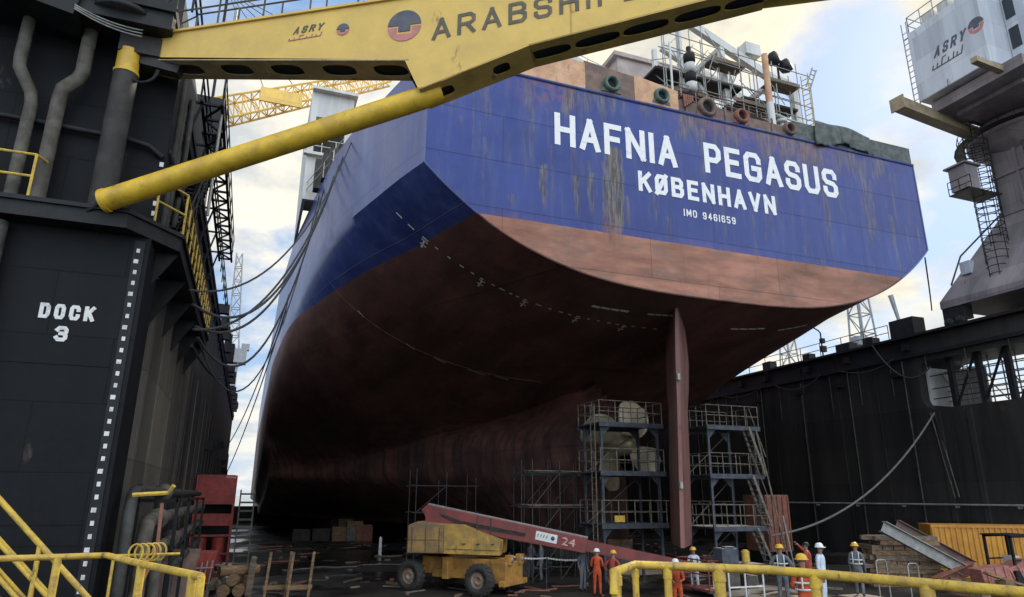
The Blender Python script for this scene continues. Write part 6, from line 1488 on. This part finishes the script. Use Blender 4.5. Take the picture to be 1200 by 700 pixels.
def scrap_right():
    rnd = random.Random(12)
    for (u, v, ang, lab) in ((1160, 672, 0.15, 'tilted rusty red plate box at the right edge, in front of the container'), (1188, 668, -0.1, 'salmon coloured scrap plate box leaning at the far right')):
        p = onZ(u, v+12, 0.0); p = onY(u, v, 22.5); m = MB(); rot = Matrix.Rotation(-0.35, 3, 'Z') @ Matrix.Rotation(-0.3+ang, 3, 'Y')
        m.box((p.x, p.y, max(p.z-0.1, .5)), (1.25, 0.9, 0.75), rot)
        for s in (-0.4, 0.0, 0.4): m.box(Vector((p.x, p.y, max(p.z-.1, .5)))+rot @ Vector((s, -0.47, 0)), (0.08, 0.05, 0.78), rot)
        tag(m.build('scrap_box', M['scrap_red'], bevel=0.02), lab, 'scrap', 'scrap metal in front of the container')
    for i, (u, v, lab) in enumerate(((1150, 690, 'loose grey plank lying low among the scrap, left of the plate boxes'), (1180, 688, 'brown plank lying across the scrap near the frame edge'))):
        p = onY(u, v, 21.5); p.z = 0.45+.2*i; m = MB(); m.box(p, (2.4, 0.22, 0.09), Matrix.Rotation(-0.5+0.5*i, 3, 'Z') @ Matrix.Rotation(0.25, 3, 'Y')); m.box(p-Vector((0.1, 0, p.z/2)), (0.5, 0.5, p.z-0.05)); tag(m.build('plank', M['timber_grey'] if i == 0 else M['timber']), lab, 'plank', 'loose planks among the scrap')
    # black cab frame against the container
    p = onY(1186, 655, 22.8); t = thing('machine_cab', 'black open machine cab frame in front of the orange container', 'machine', (p.x, p.y, 0)); m = MB()
    for x in (-0.75, 0.75):
        for y in (-.6, .6): m.bar((p.x+x, p.y+y, 0.9), (p.x+x, p.y+y, 2.3), 0.1)
    for y in (-.6, .6): m.bar((p.x-.8, p.y+y, 2.3), (p.x+.8, p.y+y, 2.3), 0.1); m.bar((p.x-.8, p.y+y, 1.3), (p.x+.8, p.y+y, 1.3), 0.06)
    m.box((p.x, p.y, 2.36), (1.7, 1.4, 0.06)); m.build('cab_frame', M['dark_steel'], t)
    m = MB(); m.box((p.x, p.y, 0.62), (1.9, 1.5, 0.55)); m.build('body', M['dark_steel'], t, bevel=0.04)
    m = MB(); m.box((p.x+.1, p.y+0.1, 1.2), (0.5, 0.5, 0.5)); m.build('seat', M['ship_white'], t, bevel=0.05)
    for y in (-.55, .55):
        m = MB(); m.tube([(p.x-.9, p.y+y, .2), (p.x+.9, p.y+y, .2)], 0.2, 12); m.build('track', M['rubber'], t)
    for (u, v, lab) in ((1033, 664, 'left of the two pale bent tube hoops before the timber'), (1070, 668, 'right of the two pale bent tube hoops before the timber')):
        p = onY(u, v, 22.6); m = MB(); h = p.z+0.25
        m.tube([(p.x-.28, p.y, 0), (p.x-.28, p.y, h-.1), (p.x-.2, p.y, h), (p.x+.2, p.y, h), (p.x+.28, p.y, h-.1), (p.x+.28, p.y, 0)], 0.03, 8); m.tube([(p.x-.28, p.y, h*.5), (p.x+.28, p.y, h*.5)], 0.022, 6)
        tag(m.build('tube_hoop', M['galv']), lab, 'barrier', 'tube hoops before the timber')
M['scrap_red'] = paint('scrap_red', (0.46, 0.19, 0.15), (0.30, 0.12, 0.09), 0.7, scale=3, rust=0.3)
scrap_right()
def rust_bin():
    p = onY(910, 622, 34); t = thing('skip_container', 'rusty orange steel skip behind the right work tower', 'skip', (p.x, 34, 0))
    m = MB(); m.span((p.x-.6, 34, 0.9), (p.x+1.1, 36, 4.1))
    for i in range(5): m.span((p.x-.55+i*.38, 33.93, 1.0), (p.x-.47+i*.38, 34, 4.0))
    m.build('body', M['rust_red'], t); m = MB()
    for x in (-.4, .9): m = MB(); m.span((p.x+x-.1, 34.1, 0), (p.x+x+.1, 35.9, .9)); m.build('leg', M['dark_steel'], t)
rust_bin()
def work_bench():
    p = onZ(868, 700, 0); p.z = 0; t = thing('welding_station', 'cluttered white framed welding station at the foot of the work tower', 'workstation', p)
    m = MB()
    for x in (-.9, -.1, .8):
        for y in (-.5, .5): m.tube([p+Vector((x, y, 0)), p+Vector((x, y, 1.25))], 0.035, 6)
    for z in (0.45, 1.2): m.bar(p+Vector((-.9, -.5, z)), p+Vector((.8, -.5, z)), .05); m.bar(p+Vector((-.9, .5, z)), p+Vector((.8, .5, z)), .05)
    m.build('frame', M['white'], t); m = MB(); m.box(p+Vector((-.05, 0, 1.28)), (1.9, 1.15, .05)); m.build('table_top', M['scaff_blue'], t)
    m = MB(); m.box(p+Vector((-.5, 0, .65)), (.6, .7, .65)); m.box(p+Vector((.4, 0, .6)), (.6, .7, .5)); m.build('welding_set', M['grey_pipe'], t, bevel=.04)
    q = p+Vector((-.5, .1, 1.31)); m = MB(); m.box(q+Vector((0, 0, .3)), (.8, .6, .6)); m.box(q+Vector((.05, -.1, .63)), (.5, .3, .06)); tag(m.build('tool_box', M['scaff_blue'], bevel=.03), 'blue grey tool box on the welding station', 'tool box')
    q = p+Vector((.5, .1, 1.31)); m = MB(); m.tube([q, q+Vector((0, 0, .45))], .16, 12); m.tube([q+Vector((0, 0, .45)), q+Vector((0, 0, .5))], .1, 12); tag(m.build('drum', M['rail_yellow']), 'small yellow drum on the welding station', 'drum')
work_bench()
def chain_barrier():
    a, b = onY(597, 652, 29.5), onY(682, 656, 29.5)
    t = thing('chain_barrier', 'pale barrier chain strung between thin posts beside the boom lift', 'barrier', (a.x, a.y, 0))
    for p in (a, lerp(a, b, .5), b):
        m = MB(); m.tube([(p.x, p.y, 0), (p.x, p.y, p.z+.15)], 0.03, 8); m.lathe((p.x, p.y, 0), (0, 0, 1), [(0, 0), (.2, 0), (.18, .05), (0, .06)], 12); m.build('post', M['dark_pipe'], t)
    m = MB()
    for s, e in ((a, lerp(a, b, .5)), (lerp(a, b, .5), b)):
        pts = sag_line(s, e, 0.06, 26)
        for i in range(0, 26): m.tube([pts[i], lerp(pts[i], pts[i+1], .72)], 0.045 if i % 2 else .03, 6)
    m.build('chain', M['white'], t)
chain_barrier()
def floor_hoses():
    rnd = random.Random(55)
    for (u0, v0, u1, v1, mt, lab) in ((330, 668, 480, 660, 'rope_light', 'pale hose lying across the wet floor, left of the boom lift'), (300, 690, 420, 672, 'rope', 'dark hose snaking over the floor behind the trestles'), (590, 697, 690, 684, 'rust_red', 'red hose on the floor in front of the barrier chain'), (560, 670, 668, 664, 'rope_light', 'pale hose on the floor behind the boom lift wheels')):
        a, b = onZ(u0, v0, .04), onZ(u1, v1, .04); n = 22; sd = (b-a).cross(Vector((0, 0, 1))).normalized(); ph = rnd.uniform(0, 6)
        pts = [lerp(a, b, i/n)+sd*(.35*math.sin(i*.7+ph)+.2*math.sin(i*1.7)) for i in range(n+1)]
        m = MB(); m.tube(pts, .035, 6); tag(m.build('hose', M[mt]), lab, 'hose')
floor_hoses()
def floor_debris():
    rnd = random.Random(88); m = MB()
    for i in range(280):
        x, y = rnd.uniform(-2, 34), rnd.uniform(22, 62); k = rnd.random(); z = rnd.uniform(.02, .06)
        sz = (rnd.uniform(.05, .5), rnd.uniform(.04, .2), z*2) if k < .6 else (rnd.uniform(.6, 2.2), rnd.uniform(.06, .2), z*1.4)
        m.cur = rnd.choice((0, 0, 1, 2)); m.box((x, y, z), sz, Matrix.Rotation(rnd.uniform(0, 3.1), 3, 'Z') @ Matrix.Rotation(rnd.uniform(-.1, .1), 3, 'Y'))
    tag(m.build('debris', [M['timber_grey'], M['rust_red'], M['dark_pipe']]), 'scattered wood ends, plates and scrap over the dark wet floor', 'debris', kind='stuff')
floor_debris()
def drums():
    p0 = onZ(655, 690, 0)
    for i, (dx, dy, mt, lab) in enumerate(((0, 6, 'scaff_blue', 'blue steel drum on the floor left of the left work tower'), (.8, 6.4, 'rust_red', 'rusty steel drum between the blue drum and the left work tower'), (10.6, 3.6, 'dark_pipe', 'dark steel drum on the floor beside the right work tower'))):
        x, y = p0.x+dx, p0.y+dy; t = thing('steel_drum', lab, 'drum', (x, y, 0), 'steel drums near the work towers')
        m = MB(); m.lathe((x, y, 0), (0, 0, 1), [(0, 0), (.29, 0), (.3, .03), (.285, .05), (.285, .29), (.3, .31), (.285, .33), (.285, .57), (.3, .59), (.285, .61), (.285, .84), (.3, .87), (.28, .88), (.28, .86), (0, .86)], 20); m.build('body', M[mt], t)
        m = MB(); m.lathe((x+.15, y, .86), (0, 0, 1), [(.04, 0), (.04, .02), (0, .02)], 10); m.build('bung', M['galv'], t)
drums()
m = MB(); p = onZ(445, 652, 0); m.tube([(p.x, p.y, 0), (p.x, p.y, 1.15)], 0.12, 12, r2=0.10); m.lathe((p.x, p.y, 1.15), (0, 0, 1), [(.10, 0), (.07, .08), (0, .11)], 12); tag(m.build('marker_post', M['white']), 'small white marker post on the dark floor, left of the boom lift', 'post')

# ------------------------------------------------------------------ left clutter
def left_pipework():
    t = thing('dock_pipework', 'grey pipes bending out at the foot of the left dock wall', 'pipes', (-2.2, 19, 0))
    m = MB(); m.tube([(-2.35, 17.6, 0.2), (-2.35, 17.6, 3.6), (-2.35, 17.75, 3.88), (-2.35, 18.1, 3.98), (-2.35, 42, 3.98)], 0.13, 12); m.build('pipe', M['dark_pipe'], t)
    m = MB(); m.tube([(-2.05, 18.2, 0.2), (-2.05, 18.2, 2.9), (-2.05, 18.35, 3.2), (-2.05, 18.7, 3.32), (-2.05, 40, 3.32)], 0.17, 12); m.build('pipe', M['grey_pipe'], t)
    m = MB(); m.tube([(-2.0, 21.0, 0.2), (-2.0, 21.0, 2.2), (-2.0, 21.2, 2.5), (-2.0, 21.6, 2.6), (-2.0, 40, 2.6)], 0.15, 12); m.build('pipe', M['grey_pipe'], t)
    m = MB(); m.tube([(-1.9, 24, 0), (-1.9, 24, 1.5), (-1.9, 24.3, 1.8), (-1.9, 38, 1.8)], 0.12, 10); m.build('pipe', M['dark_pipe'], t)
    for y in (22.5, 27, 31.5, 36):
        m = MB(); m.span((-2.9, y, 0), (-2.78, y+.1, 4.2)); m.span((-2.9, y, 3.7), (-1.8, y+.1, 3.8)); m.span((-2.9, y, 2.3), (-1.8, y+.1, 2.4)); m.span((-1.85, y, 0), (-1.75, y+.1, 3.8)); m.build('pipe_rack', M['dark_steel'], t)
    m = MB()
    for z, y in ((3.32, 20.4), (3.98, 24), (2.6, 25)): m.lathe((-2.05 if z < 3.9 else -2.35, y, z), (0, 1, 0), [(0, -.05), (.26, -.05), (.26, .05), (0, .05)], 16)
    m.build('flange', M['grey_pipe'], t)
    m = MB(); m.tube([(-2.3, 17.3, 3.9), (-1.6, 17.3, 3.95), (-1.5, 17.2, 4.1)], 0.05, 6); m.build('handle', M['rail_yellow'], t)
left_pipework()
def hoses():
    c = onY(172, 648, 16.5); t = None
    m = MB()
    for k in range(5):
        m.tube([c+Vector((0.10*k-.2+0.13*math.cos(q), 0.08*k, 0.17*math.sin(q))) for q in np.linspace(0, 2*math.pi, 16)], 0.022, 6, cap=False)
    m.tube([c+Vector((-0.6, 0.1, -.05)), c+Vector((.6, .3, -.05))], 0.03, 6)
    m.tube([c+Vector((-0.6, .1, -.05)), (c.x-.6, c.y+.1, 0)], .03, 6)
    tag(m.build('hose_coil', M['rail_yellow']), 'yellow coiled air hoses hung on a peg by the left pipes', 'hose')
    a = onX(190, 590, -1.7); m = MB(); m.tube([a, a+Vector((.05, -.2, -1.0)), a+Vector((-.1, -1.4, -1.7)), a+Vector((0, -3, -2.2)), a+Vector((.1, -3.5, -a.z+.1))], 0.04, 6); tag(m.build('hose', M['rust_red']), 'rusty red hose looping down from the left pipes', 'hose')
hoses()
def red_rack():
    t = thing('steel_rack', 'tall red steel rack standing at the left wall, dark bays between its panels', 'rack', (-1.5, 45, 0))
    x0, x1, y0, y1 = -2.75, -0.55, 45, 46.4
    m = MB()
    for x in (x0, x1-.12):
        for y in (y0, y1): m.span((x, y, 0), (x+.12, y+.12, 5.0))
    for z in (.6, 1.6, 2.75, 3.4, 4.95): m.span((x0+.12, y0+.01, z), (x1-.12, y0+.11, z+.12))
    m.build('frame', M['red_paint'], t)
    m = MB(); m.span((x0+.13, y0+.03, 3.53), (x1-.13, y0+.07, 4.94)); m.span((x0+.13, y0+.03, 2.2), (x1-.13, y0+.07, 2.74)); m.span((x1-.09, y0+.13, 2.6), (x1-.05, y1-.02, 4.9)); m.span((x0, y0, 5.0), (x1, y1+.1, 5.05)); m.build('panel', M['red_paint'], t)
    m = MB()
    for x in (-2.2, -1.2): m.tube([(x, y0+.4, .1), (x, y0+.4, 1.55)], .38, 16)
    m.build('cylinder', M['red_paint'], t)
    m = MB(); m.span((x0+.1, y1-.1, .1), (x1-.1, y1, 4.9)); m.build('back_panel', M['black'], t)
red_rack()
def left_clutter():
    rnd = random.Random(21)
    # white stepped ladder tower right of the rack
    m = MB(); p = Vector((0.05, 42, 0))
    for s in (0, .75): m.bar(p+Vector((s-.3, 0, 0)), p+Vector((s-.3, 1.4, 4.2)), .08, .12)
    for i in range(9): m.box(p+Vector((.08, .1+i*.155, .3+i*.46)), (.72, .3, .1))
    tag(m.build('step_ladder', M['grey_pipe']), 'grey stepped ladder beside the tall red rack', 'ladder')
    p = onY(232, 652, 33); t = thing('skip_container', 'small red steel bin in front of the tall red rack', 'skip', (p.x, 33, 0)); m = MB()
    m.prism([(p.x-.75, 33, 0.25), (p.x+.55, 33, .25), (p.x+.75, 33, 1.6), (p.x-.8, 33, 1.6)], (0, 1.2, 0)); m.build('body', M['red_paint'], t, bevel=.03)
    m = MB(); m.span((p.x-.6, 33.1, 0), (p.x-.4, 34.1, .25)); m.span((p.x+.3, 33.1, 0), (p.x+.5, 34.1, .25)); m.build('skid', M['dark_steel'], t)
    m = MB()
    for i in range(7): x = p.x-.7+i*.2; m.tube([(x, 32.6, .0), (x+.1, 32.8, 1.2+.1*rnd.random())], .035, 6)
    for z in (.4, 1.0): m.tube([(p.x-.75, 32.68, z), (p.x+.65, 32.72, z)], .03, 6)
    tag(m.build('rail_grate', M['galv']), 'pale steel grating leaning against the small red bin', 'grating')
    p = onY(205, 668, 30); m = MB(); m.prism([(p.x-.9, 30, 0), (p.x+.5, 30, 0), (p.x+.75, 30.6, 1.9), (p.x-.35, 30.6, 1.9)], (0.05, 0.12, 0)); tag(m.build('steel_plate', M['deck_rust']), 'rusty brown plate leaning beside the left pipes', 'plate')
    # logs and timber ends
    base = onZ(272, 700, 0); base.z = 0
    k = 0
    labs = ['lowest brown log of the pile left of the trestles', 'middle log of the pile left of the trestles', 'upper log of the pile, sawn end facing forward', 'short log lying crosswise on the pile left of the trestles', 'pale upright timber end standing at the right of the log pile']
    for i, (dx, z, r, L, yaw) in enumerate(((-.35, .24, .24, 2.6, .2), (.22, .24, .24, 2.4, .12), (-.05, .64, .23, 2.2, .25), (-.5, .98, .2, 1.5, 1.2))):
        m = MB(); d = Vector((math.sin(yaw), math.cos(yaw), 0)); c = base+Vector((dx, 0, z)); m.tube([c-d*.1, c+d*L*.5, c+d*L], [r, r*1.04, r*.95], 14)
        for q in (.3, .7): m.tube([c+d*L*q+Vector((r*.7, 0, r*.7)), c+d*L*q+Vector((r*1.1, 0, r*1.0))], .05, 6)
        tag(m.build('log', M['timber']), labs[i], 'log', 'logs piled near the trestles')
    m = MB(); q = base+Vector((.62, .1, 0)); m.box(q+Vector((0, 0, .65)), (.26, .3, 1.3), Matrix.Rotation(.06, 3, 'Y')); m.box(q+Vector((.05, 0, 1.4)), (.22, .26, .22), Matrix.Rotation(.3, 3, 'Y')); tag(m.build('timber_post', M['timber_grey'], bevel=.02), labs[4], 'timber', 'logs piled near the trestles')
    m = MB()
    for i in range(26): m.box(base+Vector((rnd.uniform(-3.2, -.7), rnd.uniform(-.5, 5), rnd.uniform(.05, .35))), (rnd.uniform(.3, 1.2), rnd.uniform(.1, .3), rnd.uniform(.06, .25)), Matrix.Rotation(rnd.uniform(0, 3), 3, 'Z') @ Matrix.Rotation(rnd.uniform(-.4, .4), 3, 'Y'))
    tag(m.build('rubble', M['timber_grey']), 'loose heap of broken timber and scrap on the floor by the left pipes', 'rubble', kind='stuff')
    # trestles
    for i, (u, lab) in enumerate(((322, 'left wooden trestle with tall uprights on the dock floor'), (349, 'right wooden trestle with tall uprights on the dock floor'))):
        p = onZ(u, 703, 0); p.z = 0; t = thing('trestle', lab, 'trestle', p, 'wooden trestles on the dock floor')
        for x in (-.42, .36):
            m = MB(); m.bar(p+Vector((x, 0, 0)), p+Vector((x+.12, .1, 1.75)), .10, .14); m.build('upright', M['timber'], t)
        m = MB(); m.box(p+Vector((0, .05, .45)), (1.0, .12, .16)); m.box(p+Vector((0, .5, .35)), (1.0, .6, .1)); m.build('crossbeam', M['timber'], t)
left_clutter()
def dark_stores():
    # low shapes in the gloom under the bow-ward hull
    rnd = random.Random(31)
    for i, (u, lab) in enumerate(((352, 'leftmost low crate in the gloom under the hull'), (375, 'second low crate from the left in the gloom under the hull'), (398, 'tan crate in the gloom under the hull, middle of the row'), (425, 'rusty red crate in the gloom at the right of the row'))):
        p = onZ(u, 634, 0); m = MB(); h = rnd.uniform(1.0, 1.6); m.box((p.x, p.y, h/2), (1.5, 1.2, h))
        for s in (-.6, 0, .6): m.box((p.x+s, p.y-.63, h/2), (.1, .06, h+.04))
        tag(m.build('crate', M['column_grey'] if i not in (2, 3) else (M['timber'] if i == 2 else M['rust_red']), bevel=.02), lab, 'crate', 'crates in the gloom under the hull')
dark_stores()

# ------------------------------------------------------------------ foreground railings and stairs
def foreground():
    t = thing('viewing_platform', 'raised platform in the foreground, edged by yellow tube railings', 'platform', (1, 3, 0))
    FZ = 2.25
    m = MB(); m.prism([(-2.3, -3, FZ-.15), (5.2, -3, FZ-.15), (5.2, 2.6, FZ-.15), (4.45, 4.8, FZ-.15), (3.1, 5.3, FZ-.15), (2.65, 5.0, FZ-.15), (-.1, 5.4, FZ-.15), (-.7, 6.75, FZ-.15), (-1.2, 7.8, FZ-.15), (-2.3, 7.8, FZ-.15)], (0, 0, .15))
    for x, y in ((-2, -2.5), (4.9, -2.5), (4.1, 4.5), (-.5, 5.6), (-2, 7.4)): m.span((x-.1, y-.1, 0), (x+.1, y+.1, FZ-.15))
    m.build('slab', M['dark_steel'], t)
    H = 3.35
    def posts(m, pts, r):
        for p in pts: m.tube([(p.x, p.y, FZ), (p.x, p.y, H)], r, 10)
    m = MB(); path = [onZ(-25, 656, H), onZ(0, 655, H), onZ(125, 651, H), onZ(165, 661, H), onZ(236, 676, H)]
    m.tube(path, .028, 10); m.tube([path[-1], Vector((path[-1].x, path[-1].y, FZ))], .028, 10)
    mid = [Vector((p.x, p.y, H-.42)) for p in path]; m.tube(mid, .022, 8); mid2 = [Vector((p.x, p.y, H-.75)) for p in path]; m.tube(mid2, .022, 8)
    q = [lerp(path[1], path[2], .53), lerp(path[3], path[4], .02), lerp(path[3], path[4], .88)]
    posts(m, q, .034); m.build('railing', M['rail_yellow'], t)
    m = MB(); path = [onZ(719, 671, H), onZ(744, 662, H), onZ(900, 668, H), onZ(1040, 680, H), onZ(1215, 696, H)]
    m.tube([path[0]-Vector((0, 0, .15))]+path, .035, 12)
    m.tube([Vector((p.x, p.y, H-.40)) for p in path], .024, 8)
    for u, wd in ((722, .048), (745, .034), (783, .04), (843, .056), (955, .05), (1085, .05)):
        # a post stands under the rail where the sight line crosses it
        best = min(((lerp(path[i], path[i+1], s)) for i in range(4) for s in np.linspace(0, 1, 60)), key=lambda p: abs((600+FPX*((np.array(p)-EYEP)@CR)/((np.array(p)-EYEP)@CF))-u))
        m.tube([(best.x, best.y, FZ), (best.x, best.y, H)], wd*.8, 12); m.tube([(best.x, best.y, H-.10), (best.x, best.y, H-.03)], wd*.95, 12)
    m.build('railing', M['rail_yellow'], t)
    # stairs on the left that come down behind the railing
    t2 = thing('yellow_stair', 'steel stair with yellow handrails coming down at the lower left', 'stairs', (-2.6, 9.2, 0))
    for yy in (8.9, 9.9):
        m = MB(); a, b = onY(0, 586, yy), onY(104, 702, yy); d = (b-a)
        a2, b2 = a-d*1.2, b+d*1.1
        for dz, r in ((0, .03), (-.36, .024), (-.64, .024)): m.tube([a2+Vector((0, 0, dz)), b2+Vector((0, 0, dz))], r, 10)
        for s in np.linspace(0, 1, 7): p = lerp(a2, b2, s); m.tube([p, p-Vector((0, 0, .95))], .026, 8)
        m.bar(a2-Vector((0, 0, 1.0)), b2-Vector((0, 0, 1.0)), .05, .2); m.build('handrail', M['rail_yellow'], t2)
    m = MB()
    for s in np.linspace(0, 1, 14): p = lerp(a2, b2, s); m.box((p.x, 9.4, p.z-.98), (.26, .95, .04))
    m.build('step', M['dark_steel'], t2)
    m = MB(); m.span((a2.x-1.6, 8.85, a2.z-1.12), (a2.x+.05, 9.95, a2.z-1.04)); m.build('landing', M['dark_steel'], t2)
    for x in (a2.x-1.5, a2.x-.05):
        for yy in (8.92, 9.88): m = MB(); m.span((x-.05, yy-.05, 0), (x+.05, yy+.05, a2.z-1.12)); m.build('leg', M['dark_steel'], t2)
    m = MB(); p = onY(-3, 472, 9.4); m.tube([(p.x-.6, 9.4, 2.0), (p.x-.6, 9.4, p.z-.1), (p.x-.4, 9.4, p.z), (p.x, 9.4, p.z-.05), (p.x+.03, 9.4, p.z-.35), (p.x-.6, 9.4, p.z-1.0)], .03, 8); m.build('newel_hoop', M['rail_yellow'], t2)
foreground()
